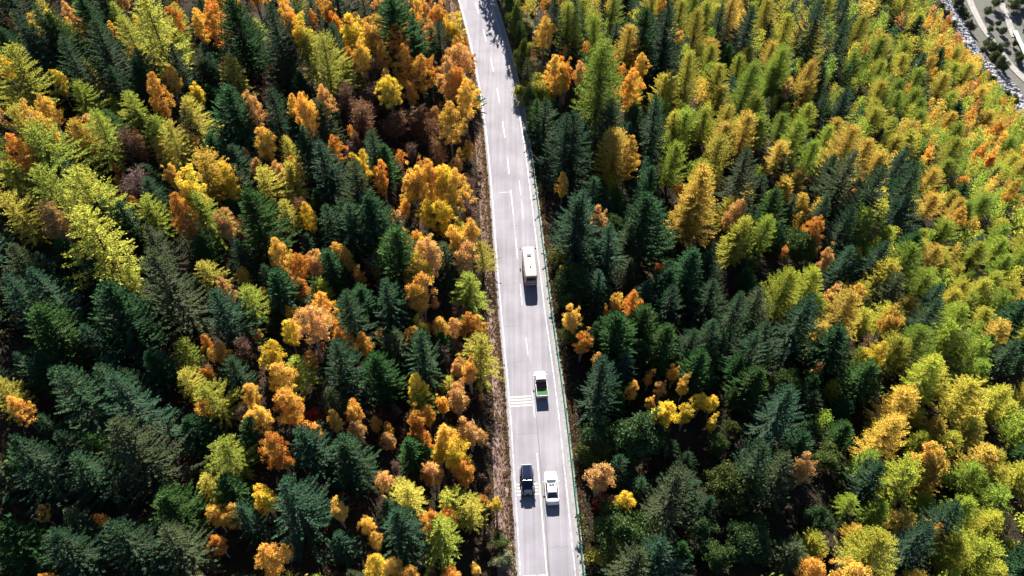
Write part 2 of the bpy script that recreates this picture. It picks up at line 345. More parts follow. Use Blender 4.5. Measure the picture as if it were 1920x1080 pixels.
def leafy(seed, H=10., Rb=1.9, zc=.38, clumps=95, per=75, cr=.50, leaf=.20, mat=None, bark=None, stems=1, taper=.6, flat=1.0, sparse=0.0, limbs=9):
    """broad-leaved tree: limbs carrying clumps of leaves in an uneven ovoid crown"""
    R = np.random.default_rng(seed); bm = bmesh.new(); heads = []
    for s in range(stems):
        a = R.random()*6.28; off = (0 if stems == 1 else R.uniform(.25, .55)*Rb); top = H*R.uniform(.82, .97)*(1 if s == 0 else R.uniform(.7, .95))
        heads.append((off*math.cos(a), off*math.sin(a), top))
        zs = np.linspace(-.5, top, 7); pts = [(off*math.cos(a)*max(0, z/top)**.8+.06*math.sin(z), off*math.sin(a)*max(0, z/top)**.8+.05*math.cos(z*1.3), z) for z in zs]
        tube(bm, pts, [max(.012, .0125*H*(1-max(0, z)/top*.93)) for z in zs], 6)
    lobe = R.normal(size=6)*.16; C = []
    while len(C) < clumps:
        p = R.normal(size=3); p = p/np.linalg.norm(p)*R.random()**.42
        u = (p[2]+1)/2; a = math.atan2(p[1], p[0])
        r = (1-(max(0, u-.35)/.65)**1.6*taper)*(.55+.45*min(1, u/.3))*(1+lobe[0]*math.cos(a+lobe[3])+lobe[1]*math.cos(2*a+lobe[4])+lobe[2]*math.cos(3*a+5*u+lobe[5]))
        h = heads[R.integers(0, stems)] if stems > 1 else heads[0]
        k = .62 if stems > 1 else 1.0
        c = np.array([p[0]*Rb*r*k+h[0]*u, p[1]*Rb*r*k+h[1]*u, H*zc+(h[2]*1.04-H*zc)*u*flat])
        C.append(c)
    C = np.array(C); idx = R.permutation(len(C))[:limbs*stems]
    for i in idx:
        c = C[i]; zb = max(.2*H, c[2]-.30*H*R.uniform(.6, 1.2)); tube(bm, [(heads[0][0]*zb/H*.5, heads[0][1]*zb/H*.5, zb), tuple((c+np.array([0, 0, zb]))/2*np.array([1, 1, 1])), tuple(c)], [.012*H*.5, .03, .012], 4)
    P = []; T = []
    for c in C:
        n = int(per*R.uniform(.5, 1.3)*(1-sparse)); rr = cr*R.uniform(.65, 1.35)
        q = R.normal(size=(n, 3)); q = unit(q)*(R.random((n, 1))**.45)*rr*np.array([1, 1, .8]); P.append(c+q); T.append(np.clip(R.random(n)*.7+R.random()*.4-.05, 0, 1))
    P = np.concatenate(P); n = len(P)
    V = blades(P, R.normal(size=(n, 3)), leaf*R.uniform(.7, 1.3, n), leaf*.8*R.uniform(.7, 1.2, n), R)
    return pack('crown', V, mat, R, None, np.concatenate(T)), mesh_bm('trunk', bm, bark or M_BIRCHBARK)

def twiggy(seed, H=6., Rb=1.5):
    """almost leafless young tree: fan of fine twigs with a few leaves left"""
    R = np.random.default_rng(seed); bm = bmesh.new(); P = []; D = []; L = []; Wd = []
    for s in range(5):
        a = R.random()*6.28; r = R.uniform(.1, .6)*Rb; h = H*R.uniform(.65, 1)
        pts = [(r*math.cos(a)*t**1.3, r*math.sin(a)*t**1.3, -.3+(h+.3)*t) for t in np.linspace(0, 1, 5)]
        tube(bm, pts, [.07, .05, .035, .022, .01], 4)
        for k in range(34):
            t = R.uniform(.3, 1); c = np.array([r*math.cos(a)*t**1.3, r*math.sin(a)*t**1.3, h*t]); d = R.normal(size=3); d[2] = abs(d[2])*.9+.35; d = unit(d)
            ln = R.uniform(.5, 1.1)*(1.3-t*.6); m = 9; tt = np.linspace(.1, 1, m)[:, None]
            P.append(c+d*ln*tt); D.append(d*.8+R.normal(size=(m, 3))*.55); L.append(R.uniform(.22, .5, m)); Wd.append(R.uniform(.03, .075, m))
    P = np.concatenate(P); V = blades(P, np.concatenate(D), np.concatenate(L), np.concatenate(Wd), R)
    n = len(P); q = 500; Pj = P[R.integers(0, n, q)]+R.normal(size=(q, 3))*.18
    V = np.concatenate([V, blades(Pj, R.normal(size=(q, 3)), R.uniform(.1, .2, q), R.uniform(.08, .15, q), R)])
    return pack('crown', V, M_BIR, R), mesh_bm('trunk', bm, M_BARK)

KIT = {}
KIT['S'] = [conifer(100+i, 18, 3.9, 1.4, .80+.06*(i % 3), gap=.66, spread=(.55, 1.22), elev=(.70, -.20-.05*(i % 3)), mat=M_SPR, cones=.30, irregular=.10+.02*i, step=.16, tw=.17) for i in range(6)]
KIT['D'] = [conifer(140+i, 18, 4.2, 1.2, .78, gap=.50, elev=(.85, .05), upturn=.25, droop=.12, mat=M_SPR, cones=0, step=.15, tw=.20, twig=.40) for i in range(4)]
KIT['L'] = [conifer(170+i, 16, 3.3, 1.8, .40+.05*i, gap=.50, nb=(6, 9), elev=(.80, .15), upturn=.25, droop=.18, step=.22, twig=.36, tw=.09, mat=M_LAR, fuzz=3, irregular=.20, spread=(.5, 1.25), lean=.02) for i in range(5)]
# slender, feathery larches of the uphill side: open arching branches
KIT['F'] = [conifer(190+i, 16, 3.9, 1.8, .72, gap=.66, nb=(5, 7), elev=(1.0, .10), upturn=.12, droop=-.25, step=.16, twig=.38, tw=.09, mat=M_LAR, fuzz=2, irregular=.22, lean=.03) for i in range(3)]
KIT['B'] = [leafy(200+i, 10, 1.75+.12*(i % 3), .26+.05*(i % 3), clumps=130, per=78, cr=.36, leaf=.145, mat=M_BIR, stems=1+(i % 2)*(2+i % 3), taper=.78) for i in range(7)]
KIT['T'] = [leafy(230+i, 8, 3.4, .20, clumps=150, per=72, cr=.68, leaf=.26, mat=M_BRD, bark=M_BARK, taper=.55, stems=1+2*(i % 2), limbs=12) for i in range(4)]
KIT['Z'] = [conifer(300+i, 22, 5.0, 1.6, .84, gap=.74, spread=(.55, 1.22), nb=(7, 10), elev=(.70, -.22), mat=M_SPR, cones=.28, irregular=.14, step=.17, tw=.18) for i in range(3)]
KIT['X'] = [conifer(320+i, 19, 4.3, 2.0, .55+.1*i, gap=.48, nb=(7, 10), elev=(.80, .15), upturn=.25, droop=.18, step=.20, twig=.34, tw=.09, mat=M_LAR, fuzz=2, irregular=.18, lean=.02) for i in range(2)]
KIT['P'] = [twiggy(250+i) for i in range(3)]
for k in ('G',): KIT[k] = KIT['L']
DIM = {'S': (18, 3.0), 'D': (18, 3.3), 'L': (16, 2.9), 'F': (16, 3.1), 'B': (10, 1.85), 'T': (8, 3.5), 'P': (6, 1.3), 'Z': (22, 4.2), 'X': (19, 3.9)}

# ------------------------------------------------------------------ where the trees of the picture stand: tip of each crown (photo pixels) and crown width
PLACED = {
'S': '20,20,90 60,10,80 45,45,70 508,5,85 115,65,80 170,40,75 70,85,55 250,92,50 322,88,60 372,92,55 392,100,55 345,200,48 505,165,72 590,185,55 430,270,60 492,255,42 562,235,65 600,265,72 90,285,60 275,330,55 440,310,60 '
     '225,375,62 615,380,64 640,375,56 20,455,75 275,425,62 160,475,64 285,465,125 400,540,85 65,500,85 8,515,85 155,605,68 440,450,55 430,675,58 628,640,98 45,668,62 100,690,75 180,680,92 230,695,62 '
     '100,688,130 205,705,125 212,793,135 138,858,92 22,818,112 118,958,62 98,998,95 203,983,115 298,985,115 575,798,92 525,898,122 450,945,72 645,822,85 632,1002,62 '
     '680,-5,45 775,28,62 822,38,62 727,45,38 695,243,62 660,298,85 815,393,48 850,373,38 645,383,74 835,455,62 720,523,90 645,540,90 735,620,64 790,620,90 650,828,88 745,958,92 '
     '1050,358,85 1082,356,95 1148,423,64 1187,413,52 1125,508,50 1120,603,36 1265,533,54 1215,528,44 1095,663,90 1177,660,50 1272,882,112 1250,1013,85 1195,1035,85 1015,185,55 1042,208,85 1075,205,85 1150,183,74 1235,178,68 1080,-5,55 1040,-5,55 1157,43,30 1250,58,48 1255,0,74 '
     '1355,8,44 1410,8,56 1510,68,30 1545,-5,72 1590,-5,40 1585,33,44 1550,173,40 1590,163,40 1655,238,24 1400,273,80 1475,288,34 1600,283,74 1660,308,82 1720,308,74 1490,363,34 1555,368,44 1600,383,62 1705,363,50 1660,448,58 1600,463,50 1517,548,95 1690,508,64 1762,558,68 1340,598,60 1300,613,54 1480,722,95 1435,828,90 1487,858,84 1650,873,64 1800,943,84 1740,983,84 1495,1013,60 1340,520,70 1385,545,70 1420,620,70',
'D': '90,25,72 430,-5,92 150,-5,65 250,108,62 420,165,94 395,250,64 180,365,74 465,358,94 110,448,56 200,538,115 60,578,104 510,503,80 615,473,64 70,663,64 20,832,70 2,985,92 350,778,64 460,788,64 425,893,68 '
     '730,-8,92 785,116,50 900,158,32 720,273,54 695,368,84 745,428,92 670,540,60 872,593,48 825,623,34 705,663,84 765,823,60 1215,363,92 1155,588,74 1210,578,60 1182,593,40 1250,608,64 1160,733,44 1235,768,50 1210,18,54 1370,83,30 1455,353,50 1390,668,46 1580,608,70 1640,678,64 1590,793,46 1310,660,60 1300,470,70 1420,690,60',
'F': '265,-8,105 600,63,75 575,58,64 12,93,88 430,110,64 350,183,64 240,173,58 285,218,54 310,228,68 20,198,74 62,228,94 170,213,74 10,303,64 62,308,104 140,318,112 490,313,64 535,258,40 540,308,54 10,363,74 150,398,118 270,368,64 370,363,74 530,378,48 235,503,54 460,538,58 550,673,54 340,638,54 340,695,54 390,718,76 410,823,80 '
     '645,108,44 905,453,44 880,513,64 895,633,74 840,708,34 780,728,48 760,903,70 845,918,64 880,943,60 820,983,84 860,413,44',
'L': '1065,3,58 1095,-5,40 1120,28,48 1150,-5,34 1130,68,112 1250,138,48 1265,208,40 1265,263,58 1330,6,40 1445,-5,44 1480,26,44 1530,40,54 1620,28,44 1300,98,62 1335,83,40 1350,123,40 1390,103,34 1410,118,58 1455,123,44 1470,88,62 1290,203,48 1325,200,44 1365,198,40 1420,183,44 1470,213,34 1500,223,54 1530,263,44 1520,193,40 1395,408,64 1440,408,50 1627,396,50 1660,383,45 1485,503,74 1530,503,68 1540,558,44 1680,488,62 1720,458,72 1690,633,58 1730,608,72 1760,678,82 1790,608,58 1812,573,70 1830,718,68 1890,730,60 1705,868,78 1830,868,54 1880,878,50 1655,1003,92 1800,1013,60 1860,1018,78 1870,968,54 1312,16,50',
'G': '142,223,54 300,265,36 375,288,62 450,505,30 160,45,36 1180,48,48 1155,238,70 1375,-5,48 1405,213,54 1465,263,44 1325,313,98 1295,360,66 1510,363,32 1600,548,72 1545,603,50 1705,733,66 1680,783,86 1768,871,62 1855,841,54 1520,113,48 1600,240,72 1632,262,50',
'B': '118,-3,34 385,-5,48 530,-8,44 300,103,38 272,133,48 460,163,48 565,170,50 620,253,34 480,223,44 40,178,62 72,168,44 10,243,48 305,293,34 475,283,34 510,296,34 540,288,34 70,368,58 320,358,54 405,383,44 410,516,38 515,438,48 550,468,40 545,493,50 580,462,40 625,443,34 595,533,54 565,568,64 625,588,34 635,613,38 575,648,34 510,673,54 380,678,30 10,743,44 370,743,34 475,758,48 455,718,40 530,718,62 570,778,54 505,806,62 390,948,40 420,938,50 480,1018,64 60,948,30 '
     '695,18,58 735,33,44 775,-3,44 805,33,34 825,-3,54 850,48,38 858,68,56 878,58,28 876,82,32 755,78,44 785,83,48 805,103,34 715,73,34 670,73,38 650,83,30 765,136,34 835,103,44 860,108,44 720,123,38 840,183,58 870,143,52 710,288,44 770,288,54 800,293,54 845,318,54 760,333,30 876,255,24 850,398,54 882,405,46 870,438,52 800,443,54 765,483,38 780,498,68 645,460,30 705,463,26 670,495,30 875,573,42 895,580,36 825,588,34 848,588,34 675,618,34 645,628,34 775,610,38 855,663,34 880,663,46 860,708,30 '
     '655,786,38 700,780,24 725,806,30 770,758,54 800,758,34 790,798,44 835,798,50 880,773,50 900,803,26 870,868,44 810,858,44 795,868,34 825,733,34 855,718,48 810,953,54 840,953,40 700,998,30 735,1043,40 760,1058,40 '
     '1130,373,44 1190,543,40 1160,543,34 1175,578,38 1143,571,26 1095,608,40 1270,678,30 1245,708,30 1190,713,30 1225,738,26 1098,848,64 1020,23,38 1045,93,44 1062,88,44 1090,98,34 1205,93,30 1185,123,44 1182,253,44 1510,23,32 1485,138,30 1395,358,54 1540,398,40 1540,428,30 1567,448,40 1575,523,40 1625,518,34 1690,563,50 1775,818,64 1770,983,40 1550,1043,50 1620,1062,74 1290,698,34 1530,846,54 1030,555,44',
'Y': '560,18,54 360,153,30 335,308,62 415,298,44 572,378,36 530,593,40 490,628,54 480,908,54 655,8,62 845,13,54 725,133,44 665,258,54 822,298,62 795,368,40 820,363,50 795,428,44 790,466,50 703,493,24 775,698,44 820,823,40 855,828,54 695,1043,44 930,933,26 1260,738,54 1170,918,40 1053,133,26 1295,746,40 1320,736,30 1340,743,26 1345,773,30 1660,638,50 1053,134,26',
'P': '215,238,54 250,248,40 235,318,64 440,408,36 560,363,44 445,633,44 450,763,44 722,163,40 690,103,44 770,200,60 670,190,70 735,205,55 800,225,55 875,373,50 985,88,44 1635,633,36 700,150,50 640,160,50 820,260,40 690,480,40 740,560,40 880,330,34 890,620,34',
'R': '580,763,34 1135,933,44 440,405,30 1480,40,30',
'T': '1020,458,44 1030,498,50 1085,498,84 1100,788,92 1200,798,112 1080,818,64 1165,978,104 940,1003,50 1475,163,50 1510,438,68 1480,703,64 1390,738,54 1570,838,64 1380,888,88 1540,958,64 1585,968,30 1320,988,64 1420,1003,78 1360,1033,64 1045,600,50 1050,540,50',
'V': '1000,66,46 1015,136,90 1100,1008,74 1025,458,46 1055,498,44',
'W': '962,8,56 987,23,60 1000,108,60 1003,188,44 952,1038,48',
}
PAL = {  # real leaf colours per kind: (r, g, b), brightness spread
'S': [(.028, .062, .027), (.027, .064, .034), (.023, .054, .025), (.050, .070, .030)], 'D': [(.030, .080, .022), (.026, .070, .026), (.040, .088, .022)],
'F': [(.36, .37, .05), (.28, .335, .045), (.45, .40, .06)], 'L': [(.31, .35, .036), (.24, .32, .034), (.37, .365, .04), (.185, .27, .03), (.42, .37, .045)], 'G': [(.56, .38, .055), (.52, .37, .06)],
'B': [(.74, .41, .09), (.68, .32, .07), (.76, .49, .11), (.66, .39, .16)], 'Y': [(.76, .55, .07), (.74, .57, .08)], 'P': [(.15, .09, .075), (.19, .105, .065), (.13, .088, .085)],
'R': [(.22, .035, .03), (.20, .06, .03)], 'T': [(.055, .095, .030), (.075, .105, .030), (.045, .085, .034)], 'W': [(.19, .21, .12), (.21, .22, .12)], 'V': [(.30, .29, .05), (.34, .31, .07)]}
RATIO = {'S': 1.95, 'D': 1.8, 'L': 1.95, 'F': 1.85, 'G': 1.95, 'B': 3.0, 'Y': 3.0, 'P': 2.0, 'R': 1.6, 'T': 1.02, 'W': 1.15, 'V': 1.05}
MINH = {'S': 5, 'D': 5, 'L': 5, 'F': 5, 'G': 4.5, 'B': 4.2, 'Y': 4.2, 'P': 3.5, 'R': 2.5, 'T': 2.2, 'W': 2.0, 'V': 2.2}
MAXH = {'S': 23, 'D': 20, 'L': 21, 'F': 16, 'G': 20, 'B': 14, 'Y': 14, 'P': 7.5, 'R': 4, 'T': 10.5, 'W': 6, 'V': 8}
FORM = {'S': 'S', 'D': 'D', 'L': 'L', 'G': 'L', 'F': 'F', 'B': 'B', 'Y': 'B', 'P': 'P', 'R': 'T', 'T': 'T', 'W': 'T', 'V': 'T'}
TREES = []   # dicts: code x y z h w(px-true metres)
_t = np.concatenate([np.linspace(25, 200, 2200), np.linspace(200.2, 520, 1200)])
def solve(px, py, w, code):
    d = ray(px, py); X = d[0]*_t; Y = d[1]*_t; Z = CAM_H+d[2]*_t
    wm = w*_t/FPX; h = np.clip(RATIO[code]*wm, MINH[code], MAXH[code])
    g = Z-terrain(X, Y)-h; k = np.nonzero(g <= 0)[0]
    if not len(k): return None
    i = k[0]; return float(X[i]), float(Y[i]), float(h[i]), float(wm[i])
for code, s in PLACED.items():
    for it in s.split():
        px, py, w = (float(q) for q in it.split(',')); w = w*(1.18 if code in 'TVSD' and px > 1000 else 1.06); r = solve(px, py, w, code)
        if r is None: continue
        x, y, h, wm = r; sx = x-float(road_x(y))
        lim = 4.6+(.28 if sx < 0 or y > 112 else .50)*wm
        if sx < 0 and sx > -lim: x -= (sx+lim)
        if sx >= 0 and sx < lim+.5: x += (lim+.5-sx)
        TREES.append(dict(c=code, x=x, y=y, h=h, w=wm, px=px, py=py, wp=w, hand=True))
for y, sx, h, w, c in ((171, 6.4, 16, 5.0, 'T'), (176, 6.6, 18, 5.0, 'S'), (181, 6.6, 17, 5.4, 'T'), (186, 6.6, 18, 5.0, 'D'), (191, 6.6, 17, 5.2, 'T'), (196, 6.8, 18, 5, 'T'), (202, 6.8, 18, 5, 'D'), (208, 6.8, 18, 5, 'T'), (166, 6.2, 12, 3.8, 'T'), (161, 6.2, 11, 3.6, 'T'), (155, 6.1, 11, 3.6, 'T'), (149, 6.1, 10.5, 3.6, 'T'), (143, 6.0, 10, 3.6, 'T'), (137, 6.0, 10, 3.4, 'T'), (131, 6.1, 10, 3.4, 'S'), (125, 6.0, 9, 3.2, 'T'), (119, 6.1, 9, 3.2, 'D')):  # tall trees added beside the rail to cast shade across the upper road
    x = float(road_x(float(y)))+sx; a = project(x, float(y), float(terrain(x, float(y)))+h); TREES.append(dict(c=c, x=x, y=float(y), h=h, w=w, px=a[0], py=a[1], wp=w*FPX/a[2], hand=True))
# trees between them: the parts of the wood where no single crown stands out
def fill_kind(px, py, s, r):
    if s < 0:
        if s > -9: tb = (('P', .45), ('R', .1), ('B', .35), ('T', .1))
        elif px < 350 and py > 400: tb = (('S', .58), ('D', .32), ('B', .04), ('F', .06))
        elif px < 350: tb = (('F', .46), ('S', .18), ('D', .1), ('B', .18), ('Y', .08))
        elif px < 640: tb = (('S', .38), ('D', .14), ('B', .28), ('F', .15), ('P', .05))
        elif py < 350: tb = (('B', .42), ('P', .38), ('S', .15), ('Y', .05))
        else: tb = (('B', .45), ('S', .22), ('F', .10), ('P', .18), ('Y', .05))
    else:
        if px < 1280 and py < 350: tb = (('S', .38), ('L', .30), ('B', .18), ('D', .14))
        elif px < 1280: tb = (('S', .40), ('T', .32), ('D', .18), ('B', .10))
        elif px < 1600 and py < 400: tb = (('L', .58), ('S', .28), ('G', .10), ('D', .04))
        elif px < 1600: tb = (('S', .36), ('D', .18), ('T', .36), ('B', .05), ('L', .05))
        elif px > 1740 and py < 420: tb = (('L', .50), ('G', .30), ('B', .14), ('D', .06))
        else: tb = (('L', .76), ('G', .09), ('D', .08), ('S', .04), ('B', .03))
    u = r.random(); a = 0
    for k, p in tb:
        a += p
        if u <= a: return k
    return tb[0][0]
HX = np.array([t['x'] for t in TREES]); HY = np.array([t['y'] for t in TREES]); HW = np.array([t['w'] for t in TREES])
HPX = np.array([t['px'] for t in TREES]); HPY = np.array([t['py'] for t in TREES]); HWP = np.array([t['wp'] for t in TREES])
HD = project(HX, HY, terrain(HX, HY)+np.array([t['h'] for t in TREES])*.7)[2]
FX, FY, FW = np.zeros(9000), np.zeros(9000), np.zeros(9000); NF = 0
rf = np.random.default_rng(21)
NC = 60000
cy_ = rf.uniform(8, 400, NC); cx_ = rf.uniform(-120, 215, NC); cs_ = cx_-road_x(cy_); cz_ = terrain(cx_, cy_); cp_, cq_, cd_ = project(cx_, cy_, cz_+6)   # uniform over the ground that the camera can see
dr_ = np.full(NC, 99.); fm_ = cs_ > 165
dr_[fm_] = np.hypot(RIV[None, :, 0]-cx_[fm_, None], RIV[None, :, 1]-cy_[fm_, None]).min(1)
ok_ = ~((cs_ > -7) & (cs_ < 7)) & (cs_ > -115) & ~((cs_ < 60) & (cy_ > 250)) & (cp_ > -130) & (cp_ < 2040) & (cq_ > -120) & (cq_ < 1260) & (dr_ > 34.0) & ~(fm_ & (cx_ > np.interp(cy_, RIV[::-1, 1], RIV[::-1, 0])))
for i_ in np.nonzero(ok_)[0]:
    x, y, s, z, px, py = float(cx_[i_]), float(cy_[i_]), float(cs_[i_]), float(cz_[i_]), float(cp_[i_]), float(cq_[i_])
    code = fill_kind(px, py, s, rf)
    fullsize = s > 45 and px > 1560
    big = {'S': 4.9, 'D': 5.0, 'L': 4.7, 'G': 4.4, 'F': 4.2, 'B': 2.9, 'Y': 2.8, 'P': 2.6, 'R': 1.8, 'T': 5.6, 'W': 3}[code]
    wm = big*rf.uniform(.55, 1.3)*(1.0 if fullsize else .95)
    if s < -4 and s > -9.5: wm *= .65
    if abs(s) < 4.9+.38*wm or (0 < s < 5.8+.62*wm and y < 112): continue
    d = np.hypot(HX-x, HY-y)
    if (d < .36*(HW+wm)).any(): continue
    if NF:
        if (np.hypot(FX[:NF]-x, FY[:NF]-y) < (.44 if fullsize else .46)*(FW[:NF]+wm)).any(): continue
    h = min(max(RATIO[code]*wm*rf.uniform(.85, 1.1)*(.86 if fullsize and code in 'LG' else 1), MINH[code]*.8), MAXH[code])
    tx, ty, td = project(x, y, z+h); wp = wm*FPX/td
    # leave the crowns that stand out in the photograph free
    if ((np.abs(HPX-tx) < .42*(HWP+wp)*.8) & (ty-wp*.2 < HPY+.9*HWP) & (ty+wp*1.4 > HPY-.1*HWP) & (td < HD-(3.0 if s < 0 else 4.0))).any(): continue
    FX[NF], FY[NF], FW[NF] = x, y, wm; NF += 1
    TREES.append(dict(c=code, x=x, y=y, h=h, w=wm, px=tx, py=ty, wp=wp, hand=False))

# ------------------------------------------------------------------ individuals and the rest of the far slope
NAME = {'S': 'spruce_tree', 'D': 'spruce_tree', 'L': 'larch_tree', 'G': 'larch_tree', 'F': 'larch_tree', 'B': 'birch_tree', 'Y': 'birch_tree', 'P': 'birch_tree', 'R': 'shrub', 'T': 'broadleaf_tree', 'W': 'willow_bush', 'V': 'broadleaf_tree'}
CAT = {'spruce_tree': 'spruce', 'larch_tree': 'larch', 'birch_tree': 'birch', 'shrub': 'shrub', 'broadleaf_tree': 'tree', 'willow_bush': 'bush'}
LOOK = {'S': 'dark blue-green spruce', 'D': 'deep green spruce', 'L': 'yellow-green larch', 'F': 'feathery yellow-green larch', 'G': 'golden larch', 'B': 'orange birch', 'Y': 'golden-yellow birch',
        'P': 'nearly bare brownish birch', 'R': 'dark red shrub', 'T': 'green broadleaf tree', 'W': 'pale grey-green willow bush', 'V': 'yellow-green leafy tree'}
GROUP = {'spruce_tree': 'spruces of the mixed wood', 'larch_tree': 'larches of the mixed wood', 'birch_tree': 'birches of the mixed wood', 'shrub': 'red shrubs in the wood', 'broadleaf_tree': 'green broadleaf trees in the wood', 'willow_bush': 'pale willow bushes by the road'}
by = {}
for t in TREES: by.setdefault(NAME[t['c']], []).append(t)
MASS = []; KEEP = []
for nm, ts in by.items():
    # keep what shows in the frame, largest first
    ts = [t for t in ts if -t['wp']*.55 < t['px'] < 1920+t['wp']*.55 and t['py'] < 1085 and t['py']+t['wp']*1.6 > 0]
    ts.sort(key=lambda t: (not t['hand'], -t['wp']))
    KEEP += ts[:295]; MASS += ts[295:]
edge_set = {id(t) for t in KEEP} | {id(t) for t in MASS}
OUT = [t for t in TREES if id(t) not in edge_set and t['y'] < 400]     # just outside the picture: part of the mass, for shade and for a step aside
BANDS = ((60, 'at the top edge'), (125, 'just below the top edge'), (190, 'one sixth down the picture'), (260, 'one fifth down the picture'), (330, 'one quarter down the picture'), (400, 'one third down the picture'), (455, 'just above bus level'),
         (520, 'level with the bus roof'), (590, 'level with the bus shadow'), (640, 'just below the bus shadow'), (695, 'just above truck level'), (750, 'level with the truck'), (800, 'level with the truck shadow'), (865, 'between truck and cars'), (935, 'level with the two cars'), (990, 'just below the two cars'), (9999, 'at the bottom edge'))
ORD = 'first second third fourth fifth sixth seventh eighth ninth tenth eleventh twelfth thirteenth fourteenth fifteenth sixteenth seventeenth eighteenth nineteenth twentieth'.split()
ORD += ['twenty-'+q for q in ORD[:9]]+['thirtieth']+['thirty-'+q for q in ORD[:9]]
cells = {}
for t in KEEP:
    s = t['x']-float(road_x(t['y'])); cyy = t['py']+.45*t['wp']; b = next(q for lim, q in BANDS if cyy < lim)
    t['side'] = ('uphill bank' if t['px'] > 640 else 'middle hillside' if t['px'] > 320 else 'far hillside') if s < 0 else ('upper valley slope' if t['px'] < 1290 else 'middle valley slope' if t['px'] < 1600 else 'lower valley slope'); cells.setdefault((t['c'], t['side'], b), []).append(t)
for (c, side, b), ts in cells.items():
    rx = lambda t: abs(t['px']-project(float(road_x(60.)), 60., 0)[0])
    ts.sort(key=rx)
    for i, t in enumerate(ts):
        t['label'] = f"{ORD[i]} {LOOK[c]} from the road, {side}, {b}" if len(ts) > 1 else f"the one {LOOK[c]} on the {side}, {b}"
rt = np.random.default_rng(5); counter = {}
for t in KEEP:
    c = t['c']; f = FORM[c]; f = 'Z' if c == 'S' and t['w'] > 6.3 else 'X' if c in 'LG' and t['w'] > 6.0 else f; kit = KIT[f]; nm = NAME[c]; H0, R0 = DIM[f]
    v = counter.get(f, 0); counter[f] = v+1; cm, tm = kit[int(rt.integers(0, len(kit)))]
    e = bpy.data.objects.new(nm, None); COL.objects.link(e)
    sx = t['w']/(2*R0)*rt.uniform(.95, 1.05); sz = t['h']/H0
    e.location = (t['x'], t['y'], float(terrain(t['x'], t['y']))-.1); e.scale = (sx, sx*rt.uniform(.92, 1.08), sz); e.rotation_euler = (rt.normal()*.02, rt.normal()*.02, rt.uniform(0, 6.28))
    tag(e, t['label'], CAT[nm], GROUP[nm])
    pal = PAL[c]; col = np.array(pal[int(rt.integers(0, len(pal)))])*rt.uniform(.74, 1.16)
    crown = obj('crown', cm, None, e); crown.color = (*[float(q) for q in col], 1); obj('trunk', tm, None, e)

# far trees as one mass: thinned copies of the same crowns
def crown_np(me, keep, fat, R):
    V = np.empty(len(me.vertices)*3, np.float32); me.vertices.foreach_get('co', V); V = V.reshape(-1, 4, 3)
    i = R.permutation(len(V))[:keep]; V = V[i]; c = V.mean(1, keepdims=True); return c+(V-c)*fat
def build_mass(name, ts, label, keepn):
    R = np.random.default_rng(3); VV = []; CC = []; cache = {}
    for t in ts:
        f = FORM[t['c']]; j = int(R.integers(0, len(KIT[f]))); k = (f, j)
        if k not in cache: cache[k] = crown_np(KIT[f][j][0], keepn, (2.3 if f in 'SDLF' else 2.0)*(1000/keepn)**.4, R)
        V = cache[k].copy().reshape(-1, 3); H0, R0 = DIM[f]; a = R.uniform(0, 6.28); sx = t['w']/(2*R0); sz = t['h']/H0
        x = V[:, 0]*sx; y = V[:, 1]*sx; z = V[:, 2]*sz
        VV.append(np.stack([x*math.cos(a)-y*math.sin(a)+t['x'], x*math.sin(a)+y*math.cos(a)+t['y'], z+float(terrain(t['x'], t['y']))], 1))
        pal = PAL[t['c']]; col = np.array(pal[int(R.integers(0, len(pal)))])*R.uniform(.74, 1.16); CC.append(np.tile(np.append(col, 1), (len(V), 1)))
    V = np.concatenate(VV); n = len(V)//4
    me = mesh_np(name, V, np.arange(4*n).reshape(n, 4), M_MASS, False, {'leafcol': ('FLOAT_COLOR', np.concatenate(CC)), 'tint': ('FLOAT', np.repeat(R.random(n), 4))})
    return tag(obj(name, me), label, 'wood', kind='stuff')
MV = [t for t in MASS if t['x'] > 60]; MN = [t for t in MASS if t['x'] <= 60]
if MV: build_mass('far_wood', MV, 'distant yellow-green and golden wood covering the valley slope down to the river', 560)
if MN: build_mass('infill_wood', MN, 'small trees half hidden between the larger ones of the hillside wood', 900)
if OUT: build_mass('surrounding_wood', OUT, 'mixed wood carrying on beyond the edges of the view', 260)
print('FACES', {k: [len(m[0].polygons) for m in v] for k, v in KIT.items()})
print('TREES', {k: len([t for t in KEEP if NAME[t['c']] == k]) for k in CAT}, 'mass', len(MV), len(MN), {c: len([t for t in MASS if t['c'] == c]) for c in PAL}, 'out', len(OUT))

